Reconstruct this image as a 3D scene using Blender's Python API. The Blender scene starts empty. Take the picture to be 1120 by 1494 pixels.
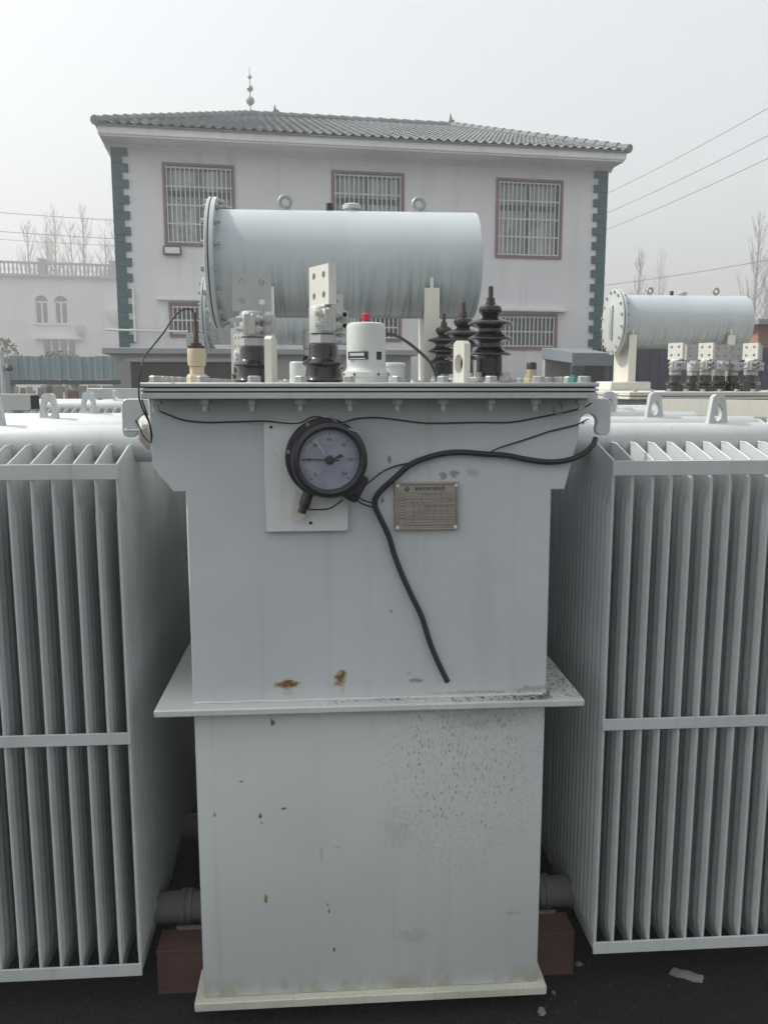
import bpy, bmesh, math, random
from mathutils import Vector, Matrix, noise
R = math.radians
random.seed(7)
S = bpy.context.scene
COL = S.collection

# ------------------------------------------------------------------ camera, sky, sun, exposure
EYE = Vector((0, 0, 1.52))
cam = bpy.data.cameras.new('camera')
cam.sensor_fit = 'VERTICAL'
cam.sensor_height = 24.0
cam.lens = 24.0 * 1230 / 1494
cam.clip_start = 0.05
cam.clip_end = 2000
camo = bpy.data.objects.new('camera', cam)
COL.objects.link(camo)
camo.location = EYE
camo.rotation_euler = (R(90 - 8.65), 0, R(-4.0))
S.camera = camo

SUN_EL, SUN_AZ = 46.0, 283.0            # azimuth measured clockwise from +Y (north)
w = bpy.data.worlds.new('World')
S.world = w
w.use_nodes = True
nt = w.node_tree
nt.nodes.clear()
wo = nt.nodes.new('ShaderNodeOutputWorld')
bg = nt.nodes.new('ShaderNodeBackground')
sky = nt.nodes.new('ShaderNodeTexSky')
sky.sky_type = 'NISHITA'
sky.sun_disc = False
sky.sun_elevation = R(SUN_EL)
sky.sun_rotation = R(SUN_AZ)
sky.air_density = 1.0
sky.dust_density = 6.0
sky.ozone_density = 1.0
hs = nt.nodes.new('ShaderNodeHueSaturation')
hs.inputs['Saturation'].default_value = 0.25
mx = nt.nodes.new('ShaderNodeMix')
mx.data_type = 'RGBA'
mx.inputs['Factor'].default_value = 0.4
mx.inputs['B'].default_value = (8.6, 9.1, 9.3, 1)      # even milky overcast veil over the clear sky
nt.links.new(sky.outputs[0], hs.inputs['Color'])
nt.links.new(hs.outputs[0], mx.inputs['A'])
nt.links.new(mx.outputs['Result'], bg.inputs['Color'])
bg.inputs['Strength'].default_value = 0.15
nt.links.new(bg.outputs[0], wo.inputs['Surface'])

sl = bpy.data.lights.new('sun', 'SUN')
sl.energy = 3.6
sl.angle = R(1.0)
sl.color = (1.0, 0.95, 0.86)
so = bpy.data.objects.new('sun', sl)
COL.objects.link(so)
a, e = R(SUN_AZ), R(SUN_EL)
sdir = Vector((math.sin(a) * math.cos(e), math.cos(a) * math.cos(e), math.sin(e)))
so.rotation_euler = sdir.to_track_quat('Z', 'Y').to_euler()
so.location = (-20, 0, 30)
S.view_settings.view_transform = 'Standard'
S.view_settings.look = 'None'
S.view_settings.gamma = 1
S.view_settings.exposure = 0.16
S.view_settings.use_curve_mapping = False

# ------------------------------------------------------------------ mesh helpers
class MB:
    def __init__(self):
        self.bm = bmesh.new()

    def box(self, lo, hi, bev=0.0, M=None, seg=1):
        lo, hi = Vector(lo), Vector(hi)
        T = Matrix.Translation((lo + hi) / 2) @ Matrix.Diagonal((*(hi - lo), 1))
        if M is not None:
            T = M @ T
        r = bmesh.ops.create_cube(self.bm, size=1, matrix=T)
        if bev:
            es = list({e for v in r['verts'] for e in v.link_edges})
            bmesh.ops.bevel(self.bm, geom=es, offset=bev, segments=seg, affect='EDGES', profile=.5)
        return self

    def prism(self, pts, a, b, axis='Y', M=None, bev=0.0):
        """polygon extruded from a to b along an axis; pts are the other two coordinates"""
        def mk(p, t):
            v = {'Y': (p[0], t, p[1]), 'X': (t, p[0], p[1]), 'Z': (p[0], p[1], t)}[axis]
            v = Vector(v)
            return M @ v if M is not None else v
        A = [self.bm.verts.new(mk(p, a)) for p in pts]
        B = [self.bm.verts.new(mk(p, b)) for p in pts]
        n = len(pts)
        fs = [self.bm.faces.new(A), self.bm.faces.new(B[::-1])]
        for i in range(n):
            j = (i + 1) % n
            fs.append(self.bm.faces.new((A[j], A[i], B[i], B[j])))
        bmesh.ops.recalc_face_normals(self.bm, faces=fs)
        if bev:
            es = list({e for f in fs[:2] for e in f.edges})
            bmesh.ops.bevel(self.bm, geom=es, offset=bev, segments=1, affect='EDGES')
        return self

    def ring(self, outer, inner, a, b, axis='Y', M=None):
        """plate with a hole: two loops with the same number of points"""
        def mk(p, t):
            v = Vector({'Y': (p[0], t, p[1]), 'X': (t, p[0], p[1]), 'Z': (p[0], p[1], t)}[axis])
            return M @ v if M is not None else v
        n = len(outer)
        OA = [self.bm.verts.new(mk(p, a)) for p in outer]
        OB = [self.bm.verts.new(mk(p, b)) for p in outer]
        IA = [self.bm.verts.new(mk(p, a)) for p in inner]
        IB = [self.bm.verts.new(mk(p, b)) for p in inner]
        fs = []
        for i in range(n):
            j = (i + 1) % n
            fs.append(self.bm.faces.new((OA[i], OA[j], IA[j], IA[i])))
            fs.append(self.bm.faces.new((OB[j], OB[i], IB[i], IB[j])))
            fs.append(self.bm.faces.new((OA[j], OA[i], OB[i], OB[j])))
            fs.append(self.bm.faces.new((IA[i], IA[j], IB[j], IB[i])))
        bmesh.ops.recalc_face_normals(self.bm, faces=fs)
        return self

    def lathe(self, prof, n=24, M=None, phase=0.0):
        rings = []
        for r, z in prof:
            if r < 1e-6:
                v = Vector((0, 0, z))
                rings.append([self.bm.verts.new(M @ v if M is not None else v)])
            else:
                rg = []
                for k in range(n):
                    t = 2 * math.pi * k / n + phase
                    v = Vector((r * math.cos(t), r * math.sin(t), z))
                    rg.append(self.bm.verts.new(M @ v if M is not None else v))
                rings.append(rg)
        fs = []
        for p, q in zip(rings, rings[1:]):
            for k in range(n):
                j = (k + 1) % n
                if len(p) == 1 and len(q) == 1:
                    continue
                if len(p) == 1:
                    fs.append(self.bm.faces.new((p[0], q[j], q[k])))
                elif len(q) == 1:
                    fs.append(self.bm.faces.new((p[k], p[j], q[0])))
                else:
                    fs.append(self.bm.faces.new((p[k], p[j], q[j], q[k])))
        for rg, rev in ((rings[0], True), (rings[-1], False)):
            if len(rg) > 2:
                fs.append(self.bm.faces.new(rg[::-1] if rev else rg))
        bmesh.ops.recalc_face_normals(self.bm, faces=fs)
        return self

    def cyl(self, p, q, r, n=16, r2=None, phase=0.0):
        p, q = Vector(p), Vector(q)
        d = q - p
        M = Matrix.Translation(p) @ d.to_track_quat('Z', 'Y').to_matrix().to_4x4()
        return self.lathe([(r, 0), (r2 if r2 is not None else r, d.length)], n, M, phase)

    def tube(self, pts, r, n=8, smooth=4):
        pts = [Vector(p) for p in pts]
        if smooth > 1 and len(pts) > 2:
            out = []
            P = [pts[0] * 2 - pts[1]] + pts + [pts[-1] * 2 - pts[-2]]
            for i in range(1, len(P) - 2):
                for k in range(smooth):
                    t = k / smooth
                    p0, p1, p2, p3 = P[i - 1:i + 3]
                    out.append(.5 * ((2 * p1) + (p2 - p0) * t + (2 * p0 - 5 * p1 + 4 * p2 - p3) * t * t
                                     + (3 * p1 - p0 - 3 * p2 + p3) * t ** 3))
            out.append(pts[-1])
            pts = out
        rs = r if callable(r) else (lambda t: r)
        d = (pts[1] - pts[0]).normalized()
        u = d.orthogonal().normalized()
        prev = None
        N = len(pts)
        first = None
        for i, p in enumerate(pts):
            t = (pts[min(i + 1, N - 1)] - pts[max(i - 1, 0)]).normalized()
            u = (u - t * u.dot(t))
            u = u.normalized() if u.length > 1e-6 else t.orthogonal().normalized()
            v = t.cross(u)
            rr = rs(i / (N - 1))
            rg = [self.bm.verts.new(p + (u * math.cos(2 * math.pi * k / n) + v * math.sin(2 * math.pi * k / n)) * rr)
                  for k in range(n)]
            if prev:
                for k in range(n):
                    j = (k + 1) % n
                    self.bm.faces.new((prev[k], prev[j], rg[j], rg[k]))
            else:
                first = rg
            prev = rg
        self.bm.faces.new(first[::-1])
        self.bm.faces.new(prev)
        return self

    def mesh(self, name, mat, sharp=38, flat=False):
        me = bpy.data.meshes.new(name)
        self.bm.to_mesh(me)
        self.bm.free()
        me.materials.append(mat)
        if not flat:
            me.polygons.foreach_set('use_smooth', [True] * len(me.polygons))
            me.set_sharp_from_angle(angle=R(sharp))
        return me

def T(x, y, z): return Matrix.Translation((x, y, z))
def RX(d): return Matrix.Rotation(R(d), 4, 'X')
def RY(d): return Matrix.Rotation(R(d), 4, 'Y')
def RZ(d): return Matrix.Rotation(R(d), 4, 'Z')

def put(name, me, parent=None, loc=(0, 0, 0), rot=(0, 0, 0), kind=None, label=None):
    o = bpy.data.objects.new(name, me)
    COL.objects.link(o)
    o.parent = parent
    o.location = loc
    o.rotation_euler = rot
    if kind: o['kind'] = kind
    if label: o['label'] = label
    return o

def tag(o, label, cat, group=None):
    o['label'] = label
    o['category'] = cat
    if group: o['group'] = group
    return o

def thing(name, label, cat, loc=(0, 0, 0), rz=0.0, group=None):
    o = bpy.data.objects.new(name, None)
    COL.objects.link(o)
    o.empty_display_size = .1
    o.location = loc
    o.rotation_euler = (0, 0, rz)
    return tag(o, label, cat, group)

CACHE = {}
def shared(key, fn):
    if key not in CACHE:
        CACHE[key] = fn()
    return CACHE[key]

# ------------------------------------------------------------------ materials
class NT:
    def __init__(self, name):
        self.m = bpy.data.materials.new(name)
        self.m.use_nodes = True
        self.t = self.m.node_tree
        self.b = self.t.nodes['Principled BSDF']
        self.tc = self.t.nodes.new('ShaderNodeTexCoord')
        self.o = self.tc.outputs['Object']
    def n(self, typ, **kw):
        x = self.t.nodes.new(typ)
        for k, v in kw.items(): setattr(x, k, v)
        return x
    def lk(self, a, b): self.t.links.new(a, b)
    def val(self, sock, v):
        if isinstance(v, bpy.types.NodeSocket): self.lk(v, sock)
        else: sock.default_value = v
    def math(self, op, a, b=0.0, c=0.0, clamp=False):
        x = self.n('ShaderNodeMath', operation=op, use_clamp=clamp)
        self.val(x.inputs[0], a); self.val(x.inputs[1], b); self.val(x.inputs[2], c)
        return x.outputs[0]
    def map(self, v, scale=(1, 1, 1), loc=(0, 0, 0)):
        x = self.n('ShaderNodeMapping')
        self.lk(v, x.inputs['Vector'])
        x.inputs['Scale'].default_value = scale
        x.inputs['Location'].default_value = loc
        return x.outputs[0]
    def noise(self, v, scale, detail=3, rough=.55):
        x = self.n('ShaderNodeTexNoise')
        self.lk(v, x.inputs['Vector'])
        x.inputs['Scale'].default_value = scale
        x.inputs['Detail'].default_value = detail
        x.inputs['Roughness'].default_value = rough
        return x.outputs['Fac']
    def voro(self, v, scale):
        x = self.n('ShaderNodeTexVoronoi')
        self.lk(v, x.inputs['Vector'])
        x.inputs['Scale'].default_value = scale
        return x
    def ramp(self, f, a, b, lo=0.0, hi=1.0):
        x = self.n('ShaderNodeMapRange', interpolation_type='SMOOTHSTEP')
        self.val(x.inputs['Value'], f)
        x.inputs['From Min'].default_value = a
        x.inputs['From Max'].default_value = b
        x.inputs['To Min'].default_value = lo
        x.inputs['To Max'].default_value = hi
        return x.outputs[0]
    def mix(self, f, a, b):
        x = self.n('ShaderNodeMix', data_type='RGBA')
        self.val(x.inputs['Factor'], f)
        for s, v in ((x.inputs['A'], a), (x.inputs['B'], b)):
            if isinstance(v, bpy.types.NodeSocket): self.lk(v, s)
            else: s.default_value = (*v, 1)
        return x.outputs['Result']
    def sep(self, v):
        x = self.n('ShaderNodeSeparateXYZ')
        self.lk(v, x.inputs[0])
        return x.outputs
    def bump(self, h, strength=.2, dist=.002):
        x = self.n('ShaderNodeBump')
        x.inputs['Strength'].default_value = strength
        x.inputs['Distance'].default_value = dist
        self.lk(h, x.inputs['Height'])
        self.lk(x.outputs[0], self.b.inputs['Normal'])
    def done(self, color, rough=.5, metal=0.0, spec=.5):
        self.val(self.b.inputs['Base Color'], color if isinstance(color, bpy.types.NodeSocket) else (*color, 1))
        self.val(self.b.inputs['Roughness'], rough)
        self.b.inputs['Metallic'].default_value = metal
        self.b.inputs['Specular IOR Level'].default_value = spec
        return self.m

def weathered(name, base, rough=.45, var=.10, streak=.10, dirt=(.20, .19, .16), dirt_amt=.25, bump=.12, scale=6.0, metal=0.0, spec=.5):
    """painted metal / plaster with soft blotches, faint runs and specks of dirt"""
    n = NT(name)
    big = n.noise(n.o, scale * .5, 4)
    fine = n.noise(n.o, scale * 14, 3)
    run = n.noise(n.map(n.o, (scale * 9, scale * 9, scale * .35)), 1.0, 3)
    d1 = tuple(c * (1 - var) for c in base)
    d2 = tuple(min(.9, c * (1 + var * .6)) for c in base)
    c = n.mix(n.ramp(big, .3, .7), d1, d2)
    c = n.mix(n.ramp(run, .52, .75, 0, streak), c, dirt)
    spk = n.math('MULTIPLY', n.ramp(fine, .60, .74), n.ramp(big, .45, .62, 0, dirt_amt))
    c = n.mix(spk, c, dirt)
    n.bump(n.math('ADD', n.math('MULTIPLY', fine, .4), big), bump, .003)
    return n.done(c, n.ramp(big, .3, .7, rough * .85, min(1, rough * 1.25)), metal, spec)

GREY = (.53, .56, .565)
M = {}
M['paint'] = weathered('grey_green_paint', GREY, .42)
M['paint_lid'] = weathered('lid_paint', (.46, .48, .475), .5, .12, .2, dirt_amt=.5)
M['paint_pale'] = weathered('pale_hardware_paint', (.46, .49, .475), .45, .08, .12)
M['cream'] = weathered('cream_paint', (.60, .59, .53), .5, .07, .15)
M['fin'] = weathered('radiator_paint', (.515, .545, .548), .40, .08, .16, dirt=(.20, .21, .17), dirt_amt=.2)
M['shaded_grimy'] = weathered('shaded_grimy_pipe_paint', (.17, .17, .15), .7, .25, .3, dirt=(.09, .08, .07), dirt_amt=.8, scale=10)  # low pipes and gussets: shade put into the base colour, with blotchy grime
M['zinc'] = weathered('zinc_bolt', (.36, .365, .35), .45, .2, .1, metal=.35)
M['alu'] = weathered('cast_aluminium', (.40, .41, .40), .5, .12, .1, metal=.3)  # bushing and finial metal, darkened to carry the shade on the palms
M['palm_sunlit'] = weathered('sunlit_palm', (.58, .575, .53), .5, .08, .05, metal=.1)  # left-turned palms: sunlight put into a paler copy of the metal
M['rubber'] = weathered('black_rubber', (.022, .022, .024), .55, .2, .05, dirt=(.08, .08, .08))
M['brown_rod'] = weathered('oxidised_copper', (.075, .05, .042), .5, .3, .2, metal=.4)
M['rust'] = weathered('rust_red_primer', (.085, .042, .036), .85, .4, .5, dirt=(.09, .06, .05), dirt_amt=.6)
M['ceramic'] = weathered('cream_ceramic', (.52, .44, .31), .35, .12, .2, dirt=(.22, .15, .09))
M['brass'] = weathered('dull_brass', (.42, .36, .24), .5, .2, .2, metal=.4)
M['red'] = weathered('red_cap', (.45, .02, .03), .35)
M['green_cap'] = weathered('teal_cap', (.03, .16, .14), .45)
M['yellow'] = weathered('yellow_tag', (.65, .42, .03), .5)
M['white'] = weathered('white_part', (.74, .74, .72), .5, .06, .05)
M['gauge'] = weathered('gauge_black', (.016, .016, .022), .33, .2, .05, dirt=(.07, .07, .08))
M['soil'] = weathered('dry_dirt', (.10, .080, .064), .9, .4, .1)
M['rag'] = weathered('dirty_white_rag', (.62, .58, .52), .8, .15, .2)

n = NT('porcelain_brown')
g = n.noise(n.o, 30, 3)
M['porcelain'] = n.done(n.mix(n.ramp(g, .35, .7), (.009, .007, .009), (.024, .018, .021)), n.ramp(g, .3, .7, .05, .13))

n = NT('galvanised_dark')
M['slot'] = n.done(n.mix(n.noise(n.o, 40), (.01, .01, .01), (.03, .03, .03)), .8)

# conservator: rain-streaked belly
n = NT('conservator_paint')
x, y, z = n.sep(n.o)
big = n.noise(n.o, 4, 4)
c = n.mix(n.ramp(big, .3, .7), (.41, .455, .48), (.47, .515, .54))
st = n.noise(n.map(n.o, (75, 2.5, 2.5)), 1.0, 4, .65)
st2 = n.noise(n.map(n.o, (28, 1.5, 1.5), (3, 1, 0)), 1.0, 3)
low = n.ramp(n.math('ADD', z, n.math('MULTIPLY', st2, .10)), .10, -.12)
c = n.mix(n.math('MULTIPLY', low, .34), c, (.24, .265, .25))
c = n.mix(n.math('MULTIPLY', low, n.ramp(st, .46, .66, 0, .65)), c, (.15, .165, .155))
n.bump(n.noise(n.o, 60), .06, .002)
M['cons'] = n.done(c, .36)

# tank front sheet: chips, smudges, darker bands and splatter of the upper and lower tank
def tank_mat(name, chips, smears_bands, splat, seed, edge=None, ca=(.505, .538, .555), cb=(.555, .585, .60)):
    n = NT(name)
    x, y, z = n.sep(n.o)
    big = n.noise(n.o, 2.2, 5)
    c = n.mix(n.ramp(big, .3, .7), ca, cb)
    run = n.noise(n.map(n.o, (26, 26, 1.1), (seed, 0, 0)), 1.0, 4)
    c = n.mix(n.ramp(run, .52, .8, 0, .24), c, (.30, .31, .29))
    sc = n.noise(n.map(n.o, (3, 3, 55)), 1.0, 2)
    c = n.mix(n.ramp(sc, .6, .85, 0, .10), c, (.62, .64, .64))
    wob = n.math('SUBTRACT', n.noise(n.o, 55, 4, .7), .5)
    def dist(px, pz, rx, rz):
        dx = n.math('DIVIDE', n.math('SUBTRACT', x, px), rx)
        dz = n.math('DIVIDE', n.math('SUBTRACT', z, pz), rz)
        d = n.math('SQRT', n.math('ADD', n.math('MULTIPLY', dx, dx), n.math('MULTIPLY', dz, dz)))
        return d
    for px, pz, rx, rz, col, wb, amt in smears_bands:
        d = n.math('ADD', dist(px, pz, rx, rz), n.math('MULTIPLY', wob, wb))
        c = n.mix(n.ramp(d, 1.0, .35, 0, amt), c, col)
    # random dark pock marks, sparse
    v = n.voro(n.map(n.o, (1, .0, .62), (seed, 0, seed)), 22)
    pick = n.sep(v.outputs['Color'])[0]
    spot = n.math('MULTIPLY', n.ramp(n.math('ADD', v.outputs['Distance'], n.math('MULTIPLY', wob, .25)), .13, .07),
                  n.ramp(pick, .955, .965))
    c = n.mix(n.math('MULTIPLY', spot, .85), c, (.05, .045, .04))
    if splat:
        px, pz, rx, rz = splat
        d = dist(px, pz, rx, rz)
        v = n.voro(n.map(n.o, (1, .0, .36), (seed + 2, 0, 1)), 190)
        pick = n.sep(v.outputs['Color'])[1]
        m = n.math('MULTIPLY', n.ramp(v.outputs['Distance'], .42, .22), n.ramp(n.math('ADD', n.math('MULTIPLY', d, .66), pick), 1.0, .88))
        m = n.math('MULTIPLY', m, n.ramp(n.sep(v.outputs['Color'])[2], .1, .9, .15, .7))
        c = n.mix(m, c, (.17, .12, .095))
        v2 = n.voro(n.map(n.o, (1, .0, .30), (seed + 5, 0, 3)), 300)
        m2 = n.math('MULTIPLY', n.ramp(v2.outputs['Distance'], .45, .25), n.ramp(n.math('ADD', n.math('MULTIPLY', d, .45), n.sep(v2.outputs['Color'])[1]), 1.05, .95))
        c = n.mix(n.math('MULTIPLY', m2, .35), c, (.24, .19, .16))
    if edge:
        ez, amt = edge
        g = n.noise(n.map(n.o, (14, 14, 8)), 1.0, 5, .7)
        m = n.math('MULTIPLY', n.ramp(z, ez + .07, ez), n.ramp(g, .42, .62, 0, amt))
        c = n.mix(m, c, (.33, .31, .20))
    n.bump(n.math('ADD', n.noise(n.o, 2.6, 2), n.math('MULTIPLY', n.noise(n.o, 70), .035)), .35, .012)
    for px, pz, rx, rz, wb in chips:
        d = n.math('ADD', dist(px, pz, rx, rz), n.math('MULTIPLY', wob, wb))
        c = n.mix(n.ramp(d, 1.0, .9), c, (.40, .32, .20))
        c = n.mix(n.ramp(n.math('ADD', d, n.math('MULTIPLY', n.math('SUBTRACT', n.noise(n.o, 130), .5), 1.6)), .62, .5), c, (.16, .10, .055))
    return n.done(c, n.ramp(big, .3, .7, .38, .52))

# (x, z) here are relative to the tank's centre line, z from the ground
M['upper'] = tank_mat('upper_tank_paint',
    [(-.192, .843, .030, .011, 2.4), (-.072, .856, .016, .020, 2.4)],
    [(.039, 1.355, .006, .013, (.11, .11, .12), .9, .75), (.159, 1.318, .011, .010, (.12, .12, .13), 3.0, .65),
     (.183, 1.323, .011, .012, (.12, .12, .13), 3.0, .65), (.226, 1.324, .020, .012, (.24, .24, .25), 2.8, .45),
     (.255, .99, .040, .22, (.36, .37, .36), 1.8, .22), (.024, 1.264, .005, .008, (.06, .06, .07), 1.0, .8),
     (-.192, .826, .022, .014, (.36, .31, .24), 1.8, .35), (-.068, .832, .010, .022, (.36, .31, .24), 1.8, .35),
     (.083, .862, .012, .007, (.20, .19, .17), 2.8, .5), (.10, .845, .02, .006, (.13, .12, .10), 3.2, .6),
     (.37, .818, .05, .010, (.16, .14, .11), 3.8, .45), (.22, .814, .10, .005, (.18, .16, .13), 3.8, .4),
     (-.02, 1.42, .40, .05, (.34, .355, .35), 1.0, .22)],  # last entry: faint darker band across the sheet below the lid
    None, 1.0)
M['lower'] = tank_mat('lower_tank_paint',
    [(-.252, .314, .005, .012, 1.8)],
    [(.26, .75, .13, .035, (.32, .31, .26), 2.2, .4), (-.261, .526, .005, .011, (.05, .045, .04), 1.6, .9), (-.258, .508, .003, .004, (.06, .05, .05), 1.6, .8),
     (-.303, .612, .008, .003, (.06, .05, .05), 1.8, .85), (-.206, .541, .008, .0035, (.06, .05, .05), 1.8, .85),
     (-.082, .440, .009, .003, (.2, .2, .2), 1.6, .6), (-.104, .275, .003, .008, (.07, .06, .05), 1.6, .85),
     (-.107, .293, .003, .005, (.09, .08, .07), 1.6, .8), (-.093, .175, .004, .009, (.07, .06, .05), 1.6, .85),
     (.34, .25, .03, .006, (.33, .32, .24), 2.6, .5), (.10, .20, .05, .025, (.34, .35, .33), 2.8, .35),
     (-.12, .42, .004, .03, (.26, .26, .25), 1.6, .4), (.06, .47, .05, .05, (.37, .38, .38), 2.5, .3),
     (.0, .775, .41, .016, (.33, .34, .31), 1.4, .35)],  # narrow darker band along the full width below the flange
    (.215, .665, .105, .15), 4.0, (.06, .75), (.515, .545, .545), (.56, .588, .587))
M['flange'] = weathered('flange_paint', (.56, .58, .555), .5, .12, .10, dirt=(.14, .13, .10), dirt_amt=.8, scale=9)

n = NT('asphalt')
v = n.voro(n.o, 140)
big = n.noise(n.o, .9, 5)
c = n.mix(n.ramp(v.outputs['Distance'], .1, .6), (.008, .008, .008), (.016, .0157, .0155))
c = n.mix(n.ramp(big, .4, .7, 0, .6), c, (.011, .011, .011))
c = n.mix(n.ramp(n.noise(n.o, 300, 2), .66, .74, 0, .35), c, (.07, .07, .07))
n.bump(n.math('ADD', v.outputs['Distance'], n.noise(n.o, 60)), .6, .006)
M['asphalt'] = n.done(c, .92, 0, .22)

n = NT('white_plaster')
big = n.noise(n.o, .55, 6, .6)
run = n.noise(n.map(n.o, (3.2, 3.2, .22)), 1.0, 4)
c = n.mix(n.ramp(big, .3, .7), (.69, .69, .71), (.76, .76, .775))
c = n.mix(n.ramp(run, .52, .8, 0, .50), c, (.46, .45, .46))
c = n.mix(n.ramp(n.noise(n.map(n.o, (.5, .5, 5)), 1, 3), .6, .8, 0, .18), c, (.50, .48, .47))
n.bump(n.noise(n.o, 25), .1, .01)
M['plaster'] = n.done(c, .9)
M['plaster_cold'] = weathered('cold_white_plaster', (.72, .73, .75), .9, .10, .2, scale=.8, dirt=(.3, .3, .3))
M['trim'] = weathered('fascia_plaster', (.77, .755, .76), .85, .10, .25, scale=1.2, dirt=(.36, .34, .34))
M['quoin'] = weathered('teal_quoin_paint', (.020, .088, .098), .8, .2, .2, scale=2, dirt=(.12, .16, .17))
M['roof'] = weathered('grey_roof_tile', (.17, .19, .20), .8, .3, .3, scale=2.2, dirt=(.30, .31, .31), dirt_amt=.5)
M['maroon'] = weathered('maroon_surround', (.25, .13, .145), .8, .2, .2, scale=4)
M['grille'] = weathered('white_grille', (.66, .67, .67), .5, .08, .1)
M['glass'] = weathered('curtained_glass', (.40, .45, .46), .12, .25, .5, scale=1.6, dirt=(.60, .63, .64))
n = NT('curtained_pane')
fold = n.noise(n.map(n.o, (13, 13, .25)), 1.0, 2, .4)
blot = n.noise(n.o, 1.4, 4)
c = n.mix(n.ramp(fold, .36, .62), (.25, .30, .305), (.54, .59, .585))
c = n.mix(n.ramp(blot, .52, .64, 0, .75), c, (.16, .185, .19))
M['glass'] = n.done(c, .12)
M['glass_dark'] = weathered('dark_glass', (.055, .06, .075), .12, .3, .2, scale=1.3, dirt=(.14, .15, .17))
M['dark_frame'] = weathered('dark_sash', (.05, .06, .065), .5)
M['concrete'] = weathered('grey_render', (.33, .34, .335), .9, .16, .3, scale=1.1, dirt=(.22, .19, .15), dirt_amt=.5)
M['coping'] = weathered('coping_concrete', (.30, .31, .32), .9, .12, .2, scale=2)
M['blue_sheet'] = weathered('blue_grey_sheet', (.27, .345, .39), .55, .14, .25, scale=1.5, dirt=(.20, .22, .24))
M['navy'] = weathered('navy_sheet', (.020, .026, .062), .55, .25, .2, scale=1.5, dirt=(.07, .08, .12))
M['canopy'] = weathered('canopy_sheet', (.17, .20, .225), .6, .15, .2, scale=2)
M['bark'] = weathered('bark', (.075, .07, .062), .9, .3, .2)
M['brick'] = weathered('orange_brick', (.34, .17, .11), .9, .2, .2, scale=3)
M['wood1'] = weathered('pale_board', (.38, .33, .26), .85, .25, .4, scale=4)
M['wood2'] = weathered('rusty_board', (.17, .085, .06), .85, .3, .4, scale=4)
M['wood3'] = weathered('grey_board', (.26, .25, .24), .85, .25, .4, scale=4)
M['brown'] = weathered('brown_bin', (.045, .033, .032), .6, .3, .3, scale=3, dirt=(.10, .06, .05))
M['wire'] = weathered('wire_black', (.02, .02, .02), .6)
M['line'] = weathered('overhead_wire', (.05, .05, .055), .7)
M['stone'] = weathered('stone_grey', (.20, .19, .185), .9, .25, .1, scale=30)
M['litter'] = weathered('litter_grey', (.24, .22, .20), .85, .3, .3, scale=40)
M['leafgreen'] = weathered('shrub_leaf', (.07, .09, .05), .8, .3)

n = NT('dial_face')
g = n.noise(n.o, 30, 4)
M['dial'] = n.done(n.mix(n.ramp(g, .35, .7), (.40, .41, .46), (.52, .53, .57)), .35)
M['ink'] = NT('ink').done((.03, .03, .035), .6)
n = NT('plate_metal')
g = n.noise(n.map(n.o, (4, 4, 90)), 1.0, 3)
b = n.noise(n.o, 16, 4)
c = n.mix(n.ramp(g, .3, .7), (.33, .295, .255), (.42, .38, .33))
c = n.mix(n.ramp(b, .5, .75, 0, .5), c, (.22, .17, .155))
M['plate'] = n.done(c, .42, .35)

lm = bpy.data.materials.new('gauge_glass')
lm.use_nodes = True
lt = lm.node_tree
lt.nodes.clear()
l_o, l_m, l_t, l_g = [lt.nodes.new('ShaderNode' + t_) for t_ in ('OutputMaterial', 'MixShader', 'BsdfTransparent', 'BsdfGlossy')]
l_t.inputs['Color'].default_value = (.90, .91, .94, 1)
l_g.inputs['Roughness'].default_value = .12
l_m.inputs['Fac'].default_value = .09
lt.links.new(l_t.outputs[0], l_m.inputs[1])
lt.links.new(l_g.outputs[0], l_m.inputs[2])
lt.links.new(l_m.outputs[0], l_o.inputs['Surface'])
M['lens'] = lm

# ------------------------------------------------------------------ setting: ground
gm = MB()
GX = [-400, -40, -14, -6, -3, -1.5, 0, 1.5, 3, 6, 14, 40, 400]
GY = [-60, -10, -2, 0, 1, 2, 4, 8, 14, 24, 60, 150, 600]
vs = [[gm.bm.verts.new((x, y, 0)) for x in GX] for y in GY]
for j in range(len(GY) - 1):
    for i in range(len(GX) - 1):
        gm.bm.faces.new((vs[j][i], vs[j][i + 1], vs[j + 1][i + 1], vs[j + 1][i]))
put('ground', gm.mesh('ground', M['asphalt'], flat=True), kind='structure')

# ------------------------------------------------------------------ house behind (facade axis u, depth v into the building)
AL = R(6.5)
HM = Matrix.Translation((0, 17, 0)) @ Matrix.Rotation(AL, 4, 'Z')
house = thing('house', 'two storey white house with grey tiled hip roof and teal corner blocks', 'house', (0, 17, 0), AL)
U0, U1, ZE = -3.85, 5.81, 5.88
DEP = 9.4
def wall_with_openings(u0, u1, z0, z1, ops, v0, v1):
    """front wall built of butted blocks round rectangular openings"""
    m = MB()
    us = sorted({u0, u1, *[o[0] for o in ops], *[o[1] for o in ops]})
    for a, b in zip(us, us[1:]):
        zz = sorted((o[2], o[3]) for o in ops if o[0] <= a + 1e-6 and o[1] >= b - 1e-6)
        cur = z0
        for q, t in zz:
            if q > cur: m.box((a, v0, cur), (b, v1, q))
            cur = t
        if cur < z1: m.box((a, v0, cur), (b, v1, z1))
    return m
wins = [(-2.93, -1.70, 4.13, 5.53), (.22, 1.56, 4.10, 5.53), (3.52, 4.84, 4.08, 5.53),
        (-2.90, -1.70, 2.44, 3.00), (.22, 1.51, 2.40, 2.86), (3.52, 4.80, 2.26, 2.90)]
hw = wall_with_openings(U0, U1, 0, ZE, wins, 0, .25)
hw.box((U0, .25, 0), (U0 + .25, DEP, ZE)).box((U1 - .25, .25, 0), (U1, DEP, ZE)).box((U0 + .25, DEP - .25, 0), (U1 - .25, DEP, ZE))
hw.box((U0 + .25, .25, 2.95), (U1 - .25, DEP - .25, 3.1))
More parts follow.
